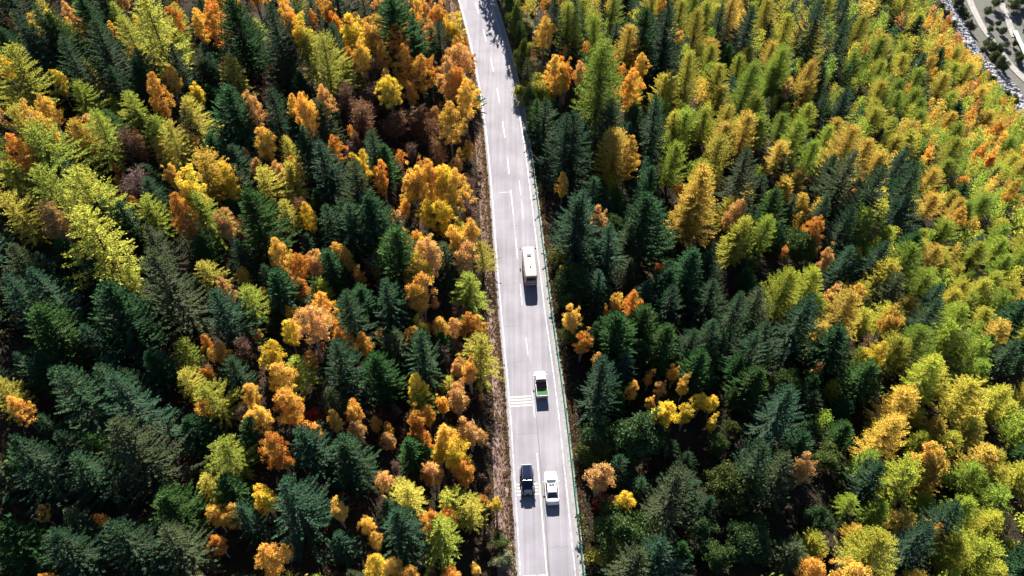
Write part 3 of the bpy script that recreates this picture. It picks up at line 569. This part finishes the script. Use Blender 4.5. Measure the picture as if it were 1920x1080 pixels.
# ------------------------------------------------------------------ undergrowth of the wood and of the verge
def build_undergrowth():
    R = np.random.default_rng(11); VV = []; CC = []
    pal = np.array([(.13, .055, .03), (.17, .075, .04), (.09, .05, .035), (.16, .10, .05), (.06, .07, .025), (.10, .09, .03), (.20, .07, .03), (.15, .085, .075)])
    palg = np.array([(.035, .055, .022), (.05, .065, .025), (.06, .055, .025), (.028, .05, .03)])
    N = 30000; ys_ = R.uniform(14, 215, N); xs_ = R.uniform(-100, 110, N); ss_ = xs_-road_x(ys_); zs_ = terrain(xs_, ys_); pp_, qq_, _d = project(xs_, ys_, zs_)
    ok = ~((ss_ > -6) & (ss_ < 5.6)) & ~((ss_ > 70) & (R.random(N) < .5)) & (pp_ > -40) & (pp_ < 1960) & (qq_ > -40) & (qq_ < 1130)
    n = 0
    for i in np.nonzero(ok)[0][:3700]:
        x, y, z, s = xs_[i], ys_[i], zs_[i], ss_[i]
        n += 1; near = -11 < s < 8
        r = R.uniform(.45, 1.2)*(.6 if near else 1.5 if s > 0 else 1.1); k = int(28*(1.5 if near else 1.6 if s > 0 else 1.1)); q = unit(R.normal(size=(k, 3)))*(R.random((k, 1))**.5)*r; q[:, 2] = np.abs(q[:, 2])*R.uniform(.8, 1.7)
        D = R.normal(size=(k, 3)); D[:, 2] = np.abs(D[:, 2])+.2; sz = .26 if not near else .17
        VV.append(blades(q+np.array([x, y, z-.05]), D, sz*R.uniform(.6, 1.5, k), sz*.55*R.uniform(.6, 1.3, k), R))
        c = (pal if s < 0 or R.random() < .25 else palg)[R.integers(0, 4 if s > 0 else len(pal))]*R.uniform(.7, 1.3); CC.append(np.tile(np.append(c, 1), (4*k, 1)))
    n = 0; ok &= (ss_ < -8.5) | (ss_ > 7.5)
    for i in np.nonzero(ok)[0][-1150:]:
        x, y, z, s = xs_[i], ys_[i], zs_[i], ss_[i]
        n += 1; r = R.uniform(.8, 1.7); k = 72; q = unit(R.normal(size=(k, 3)))*(R.random((k, 1))**.4)*r; q[:, 2] = np.abs(q[:, 2])*R.uniform(.9, 1.5)
        VV.append(blades(q+np.array([x, y, z]), R.normal(size=(k, 3)), .34*R.uniform(.6, 1.4, k), .24*R.uniform(.6, 1.3, k), R))
        c = (palg if (s > 0 or x < -45) else pal)[R.integers(0, 4)]*R.uniform(.6, 1.3); CC.append(np.tile(np.append(c, 1), (4*k, 1)))
    V = np.concatenate(VV); m = len(V)//4
    me = mesh_np('undergrowth', V, np.arange(4*m).reshape(m, 4), M_MASS, False, {'leafcol': ('FLOAT_COLOR', np.concatenate(CC)), 'tint': ('FLOAT', np.repeat(R.random(m), 4))})
    tag(obj('undergrowth', me), 'low brown and russet undergrowth covering the forest floor', 'undergrowth', kind='stuff')
build_undergrowth()
def build_verge_grass():
    R = np.random.default_rng(12); N = 15000; y = R.uniform(18, 190, N); left = R.random(N) < .72
    s = np.where(left, -4.05-np.abs(R.normal(size=N))*1.5, 4.9+np.abs(R.normal(size=N))*.7)
    s = np.where(left & (R.random(N) < .25), -4.0-R.random(N)*.5, s)
    x = road_x(y)+s; z = np.maximum(terrain(x, y), -.03); k = 3
    P = np.repeat(np.stack([x, y, z], 1), k, 0)+R.normal(size=(N*k, 3))*np.array([.08, .08, .0]); D = R.normal(size=(N*k, 3))*.6; D[:, 2] = np.abs(D[:, 2])+.6
    pal = np.array([(.26, .17, .10), (.22, .16, .08), (.30, .22, .15), (.14, .12, .04), (.20, .10, .07)]); c = pal[R.integers(0, 5, N)]*R.uniform(.6, 1.3, (N, 1))
    V = blades(P, D, R.uniform(.14, .42, N*k), R.uniform(.05, .13, N*k), R); m = N*k
    me = mesh_np('verge_grass', V, np.arange(4*m).reshape(m, 4), M_MASS, False, {'leafcol': ('FLOAT_COLOR', np.repeat(np.concatenate([c, np.ones((N, 1))], 1), 4*k, 0)), 'tint': ('FLOAT', np.repeat(R.random(m), 4))})
    tag(obj('verge_grass', me), 'dry straw-coloured grass along both road edges', 'grass', kind='stuff')
build_verge_grass()

# ------------------------------------------------------------------ valley floor: stony river, tracks, bushes
M_STONE = plain('river_stone', (.26, .255, .27), .85, spec=.2, noise=.3, nscale=1.5)
def vp(px, py): x, y, z = on_ground(px, py); return (x, y, z)
def build_boulders():
    R = np.random.default_rng(31); VV = []; QQ = []; base = 0
    bm = bmesh.new(); bmesh.ops.create_icosphere(bm, subdivisions=1, radius=1); bm.verts.ensure_lookup_table()
    v0 = np.array([v.co for v in bm.verts]); f0 = np.array([[v.index for v in f.verts] for f in bm.faces]); bm.free()
    n = 0; path = np.array([vp(*q)[:2] for q in ((1728, -70), (1775, 5), (1797, 42), (1815, 75), (1836, 107), (1864, 135), (1892, 165), (1920, 200), (1980, 262))]); dd_ = np.r_[0, np.cumsum(np.hypot(*np.diff(path, axis=0).T))]
    while n < 7000:
        t = R.uniform(0, dd_[-1]); x = np.interp(t, dd_, path[:, 0])+R.uniform(-1, 1)*6+R.normal()*1.2-1.5; y = np.interp(t, dd_, path[:, 1])+R.normal()*3
        r = R.uniform(.15, .5) if R.random() < .88 else R.uniform(.6, 1.25); w = v0*(1+R.normal(size=v0.shape)*.14)*r*np.array([R.uniform(.8, 1.5), R.uniform(.8, 1.4), R.uniform(.5, .8)])
        a = R.uniform(0, 6.28); w = np.stack([w[:, 0]*math.cos(a)-w[:, 1]*math.sin(a), w[:, 0]*math.sin(a)+w[:, 1]*math.cos(a), w[:, 2]], 1)
        VV.append(w+np.array([x, y, float(terrain(x, y))+.1*r])); QQ.append(f0+base); base += len(v0); n += 1
    me = mesh_np('river_stones', np.concatenate(VV), np.concatenate(QQ), M_STONE, False, None, tri=True)
    tag(obj('river_stones', me), 'pale grey boulders filling the river bed below the wood', 'stones', kind='stuff')
build_boulders()
def ribbon(name, pts, w, mat, lift, kind='structure', parent=None, step=3):
    P = np.array([vp(*p)[:2] for p in pts]); d = np.r_[0, np.cumsum(np.hypot(*np.diff(P, axis=0).T))]; t = np.arange(0, d[-1], step)
    C = np.stack([np.interp(t, d, P[:, i]) for i in range(2)], 1); 
    for _ in range(3): C[1:-1] = (C[:-2]+2*C[1:-1]+C[2:])/4
    T = unit(np.gradient(C, axis=0)); N = np.stack([T[:, 1], -T[:, 0]], 1); V = []; Q = []
    for i, c in enumerate(C):
        zc = float(terrain(*c))+lift
        for a in (-.5, -.17, .17, .5):
            q = c+N[i]*w*a; V.append((q[0], q[1], max(zc-.1*abs(a), float(terrain(*q))+lift)))
    for i in range(len(C)-1):
        for j in range(3): Q.append((4*i+j, 4*i+j+1, 4*i+j+5, 4*i+j+4))
    o = obj(name, mesh_np(name, V, Q, mat, True), None, parent)
    if kind: o['kind'] = kind
    return o, C
M_TRACK = verge_mat('pale_track_gravel', (.20, .19, .175), (.32, .30, .28), .8)
ribbon('dirt_track', [(1800, -60), (1817, 0), (1835, 42), (1855, 72), (1872, 95), (1885, 112), (1900, 130), (1925, 155), (1960, 185)], 3.1, M_TRACK, .25)
ribbon('gravel_track', [(1858, -60), (1873, 0), (1887, 30), (1897, 60), (1905, 78)], 2.8, M_TRACK, .3)
M_WATER = plain('river_water', (.22, .24, .27), .35, spec=.5, noise=.45, nscale=.9)
ribbon('river_water', [(1728, -70), (1775, 5), (1797, 42), (1815, 75), (1836, 107), (1864, 135), (1892, 165), (1920, 200), (1980, 262)], 2.6, M_WATER, .10)
# low barrier that carries the second track on down the valley
br = bpy.data.objects.new('footbridge', None); COL.objects.link(br)
A = Vector(vp(1900, 62)); B = Vector(vp(1932, 128)); br.location = A
tag(br, 'narrow pale footbridge with green railings at the end of the gravel track', 'bridge')
M_DECK = plain('pale_deck', (.50, .50, .47), .8); dd = (B-A); Ln = dd.to_2d().length; yaw = math.atan2(-dd.x, dd.y); rz = Matrix.Rotation(yaw, 4, 'Z'); zt = 1.0
mid = Vector((dd.x/2, dd.y/2, dd.z/2+zt)); box('deck', mid, (1.8, Ln, .25), M_DECK, br, .03, rz)
for sgn in (-1, 1):
    q = rz @ Vector((sgn*.95, 0, 0)); box('railing', mid+q+Vector((0, 0, .75)), (.09, Ln, .12), M_RAIL, br, .02, rz)
    for k in range(7):
        pp = rz @ Vector((sgn*.95, (k/6-.5)*(Ln-.4), 0)); box('railing_post', mid+pp+Vector((0, 0, .35)), (.1, .1, 1.0), M_RAIL, br, .01, rz)
for k in range(3):
    pp = rz @ Vector((0, (k/2-.5)*(Ln-1.5), 0)); box('pier', mid+pp+Vector((0, 0, -1.0)), (1.2, .6, 2.0), M_DECK, br, .04, rz)
# rock face at the foot of the opposite slope: bedded slabs
M_SLAB = plain('bedded_rock', (.24, .23, .24), .9, spec=.15, noise=.3, nscale=.6)
rf_ = bpy.data.objects.new('rock_face', None); COL.objects.link(rf_); o0 = Vector(vp(1912, 38)); rf_.location = o0
tag(rf_, 'grey bedded rock face across the river at the top corner', 'rock face'); R_ = np.random.default_rng(8)
for k in range(9):
    bm = bmesh.new(); bmesh.ops.create_grid(bm, x_segments=14, y_segments=2, size=1)
    bmesh.ops.transform(bm, matrix=Matrix.Diagonal((10, .9, 1, 1)), verts=bm.verts)
    for v in bm.verts: v.co.z += R_.normal()*.35; v.co.y += R_.normal()*.25
    g = bmesh.ops.extrude_face_region(bm, geom=list(bm.faces)); bmesh.ops.translate(bm, vec=(0, 0, -2.2), verts=[v for v in g['geom'] if isinstance(v, bmesh.types.BMVert)])
    o = obj('rock_slab', mesh_bm('rock_slab', bm, M_SLAB), None, rf_)
    lx, ly = k*1.3-2, -4+k*1.9; wx, wy = o0.x+7+lx, o0.y+ly; o.location = (7+lx, ly, float(terrain(wx, wy))-o0.z+.7); o.rotation_euler = (.25, -.45, math.radians(38))
VB = [(1790, 12, 26), (1798, 22, 24), (1806, 32, 22), (1812, 45, 22), (1818, 52, 18), (1845, 82, 22), (1852, 92, 26), (1862, 100, 26), (1858, 112, 24), (1872, 108, 20), (1868, 124, 26), (1880, 128, 20), (1840, 96, 16), (1862, 8, 26), (1895, 14, 26), (1912, 6, 24), (1905, 104, 16), (1900, 84, 14), (1848, 25, 18), (1868, 45, 16), (1878, 60, 16), (1855, 55, 18), (1884, 85, 16), (1908, 112, 18), (1762, 15, 14), (1772, 26, 18), (1783, 48, 18), (1808, 108, 16), (1828, 122, 18), (1838, 142, 20), (1855, 150, 18), (1885, 178, 20), (1892, 195, 24)]
VORD = 'riverside track bushes'
for i, (px, py, w) in enumerate(VB):
    x, y, z = on_ground(px, py+w*.3); dep = project(x, y, z)[2]; wm = w*dep/FPX
    cm, tm = KIT['T'][i % 4]; e = bpy.data.objects.new('riverside_bush', None); COL.objects.link(e); e.location = (x, y, z-.2); sx = wm/7.0; e.scale = (sx, sx, sx*rt.uniform(.8, 1.2)); e.rotation_euler = (0, 0, rt.uniform(0, 6))
    c = obj('crown', cm, None, e); g = rt.uniform(.7, 1.2); c.color = (.085*g, .11*g, .06*g, 1); obj('trunk', tm, None, e)
    e['w_'] = 0; del e['w_']
    tag(e, f"{(ORD[i] if i < len(ORD) else 'last')} dark green bush by the stony river, counting from the top edge", 'bush', VORD)
ob = sorted([o for o in bpy.data.objects if o.name.startswith('riverside_bush')], key=lambda o: project(*o.location)[1])
for i, o in enumerate(ob): o['label'] = f"{ORD[i]} dark green bush by the stony river, counting down from the top edge"

# ------------------------------------------------------------------ vehicles
M_WPAINT = plain('white_car_paint', (.62, .62, .60), .25, coat=.6, noise=.01); M_BPAINT = plain('black_car_paint', (.010, .015, .034), .4, spec=.3, coat=.1, noise=.05)
M_CREAMP = plain('cream_bus_paint', (.44, .345, .285), .55, spec=.2, noise=.04); M_GLASS = plain('tinted_glass', (.03, .035, .045), .06, spec=.8, noise=.02)
M_TYRE = plain('tyre_rubber', (.02, .02, .02), .85); M_RIM = plain('alloy_rim', (.45, .45, .46), .3, metal=.9); M_PLAST = plain('black_plastic', (.025, .025, .028), .6)
M_RED = plain('tail_lamp', (.45, .02, .02), .25); M_LAMP = plain('head_lamp', (.75, .75, .72), .12, spec=.8); M_CHROME = plain('grey_trim', (.30, .30, .31), .35, metal=.6)
M_GREEN = plain('green_bed_liner', (.025, .10, .025), .8, noise=.25, nscale=9); M_REDC = plain('red_cargo', (.22, .015, .035), .7, noise=.2); M_HATCH = plain('hatch_plastic', (.10, .09, .10), .7, spec=.2)
M_SOFT = plain('soft_top', (.009, .014, .038), .9, spec=.04, noise=.08)
def vehicle(name, y, s, heading, label, cat):
    e = bpy.data.objects.new(name, None); COL.objects.link(e); t, nn = frame_at(float(y)); x = float(road_x(float(y)))
    e.location = (x+nn[0]*s, y+nn[1]*s, .004); e.rotation_euler = (0, 0, math.atan2(-t[0], t[1])+heading); tag(e, label, cat, 'vehicles on the road'); return e
def loft(name, st, mat, parent, smooth=35, closed=True):
    """stations (y, half profile from bottom centre to top centre); mirrored"""
    bm = bmesh.new(); rings = []
    for y, hp in st:
        full = [(x, z) for x, z in hp]+[(-x, z) for x, z in hp[::-1] if x > 1e-6]
        rings.append([bm.verts.new((x, y, z)) for x, z in full])
    k = len(rings[0])
    for a, b2 in zip(rings, rings[1:]):
        for j in range(k): bm.faces.new((a[j], a[(j+1) % k], b2[(j+1) % k], b2[j]))
    if closed: bm.faces.new(rings[0]); bm.faces.new(rings[-1][::-1])
    return obj(name, mesh_bm(name, bm, mat, math.radians(smooth)), None, parent)
def panel(name, pts, mat, parent, th=.02):
    bm = bmesh.new(); vs_ = [bm.verts.new(p) for p in pts]; f = bm.faces.new(vs_); f.normal_update(); nrm = f.normal.copy()
    g = bmesh.ops.extrude_face_region(bm, geom=[f]); bmesh.ops.translate(bm, vec=nrm*-th, verts=[v for v in g['geom'] if isinstance(v, bmesh.types.BMVert)])
    return obj(name, mesh_bm(name, bm, mat), None, parent)
def rod(name, pts, r, mat, parent, k=6):
    bm = bmesh.new(); tube(bm, pts, [r]*len(pts), k); return obj(name, mesh_bm(name, bm, mat, math.radians(50)), None, parent)
_wh = {}
def wheel(parent, x, y, r, w):
    if (r, w) not in _wh:
        bm = bmesh.new(); prof = [(r*.62, -w/2), (r*.93, -w/2), (r, -w*.32), (r, w*.32), (r*.93, w/2), (r*.62, w/2)]; rings = []
        for j in range(24):
            a = 2*math.pi*j/24; rings.append([bm.verts.new((b2, q*math.cos(a), q*math.sin(a))) for q, b2 in prof])
        for j in range(24):
            for i in range(6): bm.faces.new((rings[j][i], rings[j][(i+1) % 6], rings[(j+1) % 24][(i+1) % 6], rings[(j+1) % 24][i]))
        ty = mesh_bm('tyre', bm, M_TYRE, math.radians(40)); bm = bmesh.new()
        bmesh.ops.create_cone(bm, cap_ends=True, segments=20, radius1=r*.62, radius2=r*.62, depth=w*.8, matrix=Matrix.Rotation(math.pi/2, 4, 'Y'))
        for j in range(5): box_bm(bm, (0, 0, 0), (w*.95, r*.14, r*1.15), .01, Matrix.Rotation(j*math.pi/5, 4, 'X'))
        _wh[(r, w)] = (ty, mesh_bm('rim', bm, M_RIM, math.radians(40)))
    ty, ri = _wh[(r, w)]; h = bpy.data.objects.new('wheel', None); COL.objects.link(h); h.parent = parent; h.location = (x, y, r); obj('tyre', ty, None, h); obj('rim', ri, None, h)
def greenhouse(e, belt, roof, zb, zr, wb, wr, body_mat, glass=M_GLASS, pillar=.05, split=True):
    """belt=(y_rear, y_front) at height zb, roof=(y_rear, y_front) at zr; half widths wb, wr"""
    (br_, bf), (rr_, rf2) = belt, roof
    box_y = (br_+bf)/2; inner = loft('cabin', [(br_+.12, [(0, zb-.1), (wb*.9, zb-.1), (wb*.88, zb), (0, zb+.01)]), (rr_, [(0, zb-.1), (wb*.9, zb-.1), (wr*.9, zr-.06), (0, zr-.05)]), (rf2, [(0, zb-.1), (wb*.9, zb-.1), (wr*.9, zr-.06), (0, zr-.05)]), (bf-.12, [(0, zb-.1), (wb*.9, zb-.1), (wb*.88, zb), (0, zb+.01)])], M_PLAST, e)
    g = .03
    panel('windscreen', [(-wb+.10, bf-.02, zb), (wb-.10, bf-.02, zb), (wr-.05, rf2, zr-g), (-wr+.05, rf2, zr-g)], glass, e)
    panel('rear_window', [(wb-.12, br_+.02, zb), (-wb+.12, br_+.02, zb), (-wr+.05, rr_, zr-g), (wr-.05, rr_, zr-g)], glass, e)
    for sg in (-1, 1):
        pts = [(sg*wb, br_+.25, zb), (sg*wb, bf-.15, zb), (sg*wr, rf2-.05, zr-g), (sg*wr, rr_+.05, zr-g)]
        panel('side_window', pts if sg > 0 else pts[::-1], glass, e)
        rod('pillar', [(sg*(wb-.04), bf, zb-.02), (sg*(wr-.02), rf2, zr-.01)], pillar, body_mat, e); rod('pillar', [(sg*(wb-.04), br_, zb-.02), (sg*(wr-.02), rr_, zr-.01)], pillar*1.2, body_mat, e)
        ym = (rr_+rf2)/2-.1; rod('pillar', [(sg*(wb+.005), ym, zb), (sg*(wr+.005), ym, zr-.02)], pillar*.6, M_PLAST, e)
    pr = [(0, zr-.03), (wr-.02, zr-.03), (wr+.02, zr-.005), (wr-.08, zr+.035), (0, zr+.055)]; sq = lambda q: [(x*q, z if q == 1 else z-.015) for x, z in pr]
    return loft('roof', [(rr_-.06, sq(.94)), (rr_+.06, pr), ((rr_+rf2)/2, pr), (rf2-.06, pr), (rf2+.06, sq(.94))], body_mat, e)

# white saloon going away on the valley-side lane
e = vehicle('saloon_car', 45.95, 1.42, 0, 'white saloon car with dark sunroof driving behind the green-bedded truck', 'car')
def bp(w, zt, zb=.24): return [(0, zb), (w*.84, zb), (w, zb+.14), (w*1.0, .58), (w*.965, zt-.10), (w*.86, zt-.02), (0, zt+.02)]
loft('body', [(-2.38, bp(.60, .78, .36)), (-2.33, bp(.74, .88, .30)), (-2.15, bp(.86, 1.0)), (-1.75, bp(.92, 1.03)), (-1.0, bp(.93, .98)), (0, bp(.93, .96)), (.95, bp(.93, .97)), (1.5, bp(.92, .93)), (1.95, bp(.87, .85)), (2.22, bp(.74, .76, .28)), (2.36, bp(.52, .66, .34))], M_WPAINT, e)
rf3 = greenhouse(e, (-1.72, 1.0), (-.95, .22), .98, 1.43, .80, .60, M_WPAINT)
panel('sunroof', [(-.36, -.12, 1.492), (.36, -.12, 1.492), (.36, .16, 1.48), (-.36, .16, 1.48)], M_GLASS, rf3, .012)
for sg in (-1, 1):
    wheel(e, sg*.80, 1.42, .33, .22); wheel(e, sg*.80, -1.42, .33, .22)
    box('mirror', (sg*1.0, .72, 1.02), (.22, .12, .13), M_WPAINT, e, .03); box('tail_light', (sg*.66, -2.27, .82), (.34, .16, .12), M_RED, e, .03); box('headlight', (sg*.62, 2.13, .70), (.34, .24, .12), M_LAMP, e, .03, Matrix.Rotation(-sg*.35, 4, 'Z'))
box('rear_bumper', (0, -2.36, .50), (1.30, .10, .22), M_WPAINT, e, .04); box('grille', (0, 2.33, .52), (.7, .08, .18), M_PLAST, e, .02)

# black off-roader coming towards us
e = vehicle('off_road_car', 46.95, -1.82, math.pi, 'boxy black off-road car with rear spare wheel coming past the white saloon', 'car')
def jb(w, z0, z1): return [(0, z0), (w*.95, z0), (w, z0+.08), (w, z1-.07), (w-.05, z1), (0, z1+.015)]
loft('body', [(-1.95, jb(.76, .55, 1.12)), (-1.9, jb(.80, .50, 1.16)), (.35, jb(.80, .48, 1.16)), (.40, jb(.78, .48, 1.15))], M_BPAINT, e)
loft('bonnet', [(.40, jb(.68, .6, 1.17)), (1.2, jb(.62, .6, 1.12)), (1.78, jb(.56, .6, 1.06)), (1.84, jb(.54, .62, 1.0))], M_BPAINT, e)
loft('hard_top', [(-1.93, jb(.70, 1.16, 1.76)), (-1.86, jb(.72, 1.16, 1.82)), (-.9, jb(.72, 1.16, 1.84)), (.12, jb(.71, 1.16, 1.82)), (.2, jb(.70, 1.16, 1.78))], M_SOFT, e)
panel('windscreen', [(-.66, .43, 1.17), (.66, .43, 1.17), (.62, .24, 1.76), (-.62, .24, 1.76)], M_GLASS, e); panel('rear_window', [(.52, -1.945, 1.30), (-.52, -1.945, 1.30), (-.50, -1.94, 1.66), (.50, -1.94, 1.66)], M_GLASS, e)
for sg in (-1, 1):
    for y0, y1 in ((-1.75, -.95), (-.85, .02)):
        q = [(sg*.73, y0, 1.24), (sg*.73, y1, 1.24), (sg*.728, y1, 1.68), (sg*.728, y0, 1.68)]; panel('side_window', q if sg > 0 else q[::-1], M_GLASS, e, .01)
    for yc in (1.30, -1.30): wheel(e, sg*.80, yc, .40, .27); box('fender', (sg*.80, yc, .93 if yc > 0 else .90), (.34, 1.02, .10), M_BPAINT if yc > 0 else M_PLAST, e, .04)
    box('mirror', (sg*.98, .32, 1.26), (.22, .10, .18), M_PLAST, e, .03); bm = bmesh.new(); bmesh.ops.create_cone(bm, cap_ends=True, segments=16, radius1=.10, radius2=.10, depth=.08, matrix=Matrix.Translation((sg*.42, 1.87, .88)) @ Matrix.Rotation(math.pi/2, 4, 'X')); obj('headlight', mesh_bm('headlight', bm, M_LAMP, .6), None, e)
    box('indicator', (sg*.80, 1.81, .90), (.14, .06, .07), M_LAMP, e, .01); box('tail_light', (sg*.72, -1.97, .95), (.12, .08, .24), M_RED, e, .02); rod('windscreen_frame', [(sg*.68, .44, 1.16), (sg*.64, .25, 1.79)], .035, M_BPAINT, e)
    box('roof_rail', (sg*.60, -.85, 1.87), (.05, 1.9, .05), M_PLAST, e, .01)
box('grille', (0, 1.85, .86), (.62, .06, .34), M_PLAST, e, .02); box('front_bumper', (0, 1.98, .56), (1.50, .22, .18), M_PLAST, e, .04); box('rear_bumper', (0, -2.02, .56), (1.5, .16, .18), M_PLAST, e, .04)
h = bpy.data.objects.new('spare_wheel', None); COL.objects.link(h); h.parent = e; h.location = (.05, -2.12, 1.05); h.rotation_euler = (0, 0, math.pi/2); ty, ri = _wh[(.40, .27)]; obj('tyre', ty, None, h); obj('rim', ri, None, h)
box('rear_door_trim', (0, -1.97, 1.80), (1.34, .10, .06), M_CHROME, e, .01)

# small white truck with an open bed
e = vehicle('pickup_truck', 62.25, 1.38, 0, 'small white pickup truck with green open bed between bus and cars', 'truck')
def tb(w, z0, z1): return [(0, z0), (w*.92, z0), (w, z0+.12), (w, z1-.14), (w*.90, z1-.02), (0, z1+.02)]
loft('body', [(.35, tb(.84, .35, 1.05)), (1.1, tb(.85, .35, 1.05)), (1.5, tb(.84, .35, .98)), (1.95, tb(.78, .36, .90)), (2.15, tb(.62, .40, .80)), (2.24, tb(.46, .44, .70))], M_WPAINT, e)
greenhouse(e, (.22, 1.50), (.30, .98), 1.02, 1.66, .80, .68, M_WPAINT, pillar=.055)
box('bed_floor', (0, -.98, .72), (1.60, 2.46, .10), M_GREEN, e, .01); box('headboard', (0, .20, 1.02), (1.66, .07, .72), M_CHROME, e, .015)
for sg in (-1, 1):
    box('bed_side', (sg*.83, -.98, .92), (.07, 2.44, .48), M_WPAINT, e, .012); wheel(e, sg*.74, 1.42, .31, .20); wheel(e, sg*.74, -1.35, .31, .20); box('mirror', (sg*1.0, 1.22, 1.18), (.24, .10, .20), M_WPAINT, e, .03)
    box('tail_light', (sg*.68, -2.27, .62), (.20, .05, .12), M_RED, e, .01); box('headlight', (sg*.60, 2.10, .74), (.26, .16, .14), M_LAMP, e, .03)
box('tailgate', (0, -2.235, .92), (1.73, .06, .48), M_WPAINT, e, .012); box('chassis', (0, -1.0, .52), (.9, 2.6, .16), M_PLAST, e, .02); box('rear_bumper', (0, -2.30, .46), (1.5, .08, .10), M_CHROME, e, .01)
bm = bmesh.new()
for i in range(5): box_bm(bm, (random.uniform(-.08, .08)+(-.42+.21*i), random.uniform(-.05, .05), .13), (.24, .55, .24+random.uniform(-.04, .04)), .07)
cg = obj('cargo_bundle', mesh_bm('cargo_bundle', bm, M_REDC, .8)); tt = e.matrix_basis.copy(); cg.location = e.location+Matrix.Rotation(e.rotation_euler.z, 3, 'Z') @ Vector((.06, -.18, .772)); cg.rotation_euler = e.rotation_euler
tag(cg, 'red bundle lying behind the cab in the green truck bed', 'cargo')

# cream minibus
e = vehicle('minibus', 84.75, 1.75, 0, 'cream minibus with dark roof hatch leading the line of vehicles', 'bus')
def bb(w, z0, z1): return [(0, z0), (w*.95, z0), (w, z0+.15), (w, 1.3), (w*.97, z1-.35), (w*.93, z1-.14), (w*.82, z1-.03), (0, z1+.02)]
loft('body', [(-3.30, bb(.93, .5, 2.36)), (-3.22, bb(1.0, .38, 2.52)), (-2.6, bb(1.04, .34, 2.60)), (0, bb(1.04, .34, 2.62)), (2.6, bb(1.03, .34, 2.58)), (3.05, bb(1.0, .36, 2.44)), (3.28, bb(.94, .40, 1.9))], M_CREAMP, e)
box('roof_hatch', (0, 1.05, 2.67), (.66, .60, .09), M_HATCH, e, .02); box('roof_vent', (.05, -1.35, 2.66), (.26, .30, .14), M_PLAST, e, .03)
panel('windscreen', [(-.86, 3.315, 1.25), (.86, 3.315, 1.25), (.80, 3.10, 2.28), (-.80, 3.10, 2.28)], M_GLASS, e); panel('rear_window', [(.80, -3.33, 1.45), (-.80, -3.33, 1.45), (-.76, -3.31, 2.18), (.76, -3.31, 2.18)], M_GLASS, e)
for sg in (-1, 1):
    for k in range(5):
        y0 = -2.95+k*1.13; y1 = y0+1.02; q = [(sg*1.048, y0, 1.36), (sg*1.048, y1, 1.36), (sg*1.022, y1, 2.18), (sg*1.022, y0, 2.18)]; panel('side_window', q if sg > 0 else q[::-1], M_GLASS, e, .012)
    wheel(e, sg*.90, 2.0, .40, .25); wheel(e, sg*.90, -1.75, .40, .25); rod('mirror_arm', [(sg*.98, 3.0, 2.0), (sg*1.28, 3.2, 1.95)], .03, M_PLAST, e); box('mirror', (sg*1.30, 3.2, 1.78), (.18, .10, .34), M_PLAST, e, .03)
    box('tail_light', (sg*.80, -3.34, .95), (.20, .05, .42), M_RED, e, .02); box('headlight', (sg*.70, 3.30, .78), (.36, .06, .22), M_LAMP, e, .02)
box('rear_bumper', (0, -3.40, .52), (2.0, .20, .26), M_CREAMP, e, .05); box('front_bumper', (0, 3.36, .50), (1.96, .16, .26), M_CREAMP, e, .05); box('number_plate', (0, -3.345, .95), (.44, .02, .14), M_CHROME, e, .004); box('rear_trim', (0, -3.335, 1.30), (1.5, .03, .08), M_PLAST, e, .006)
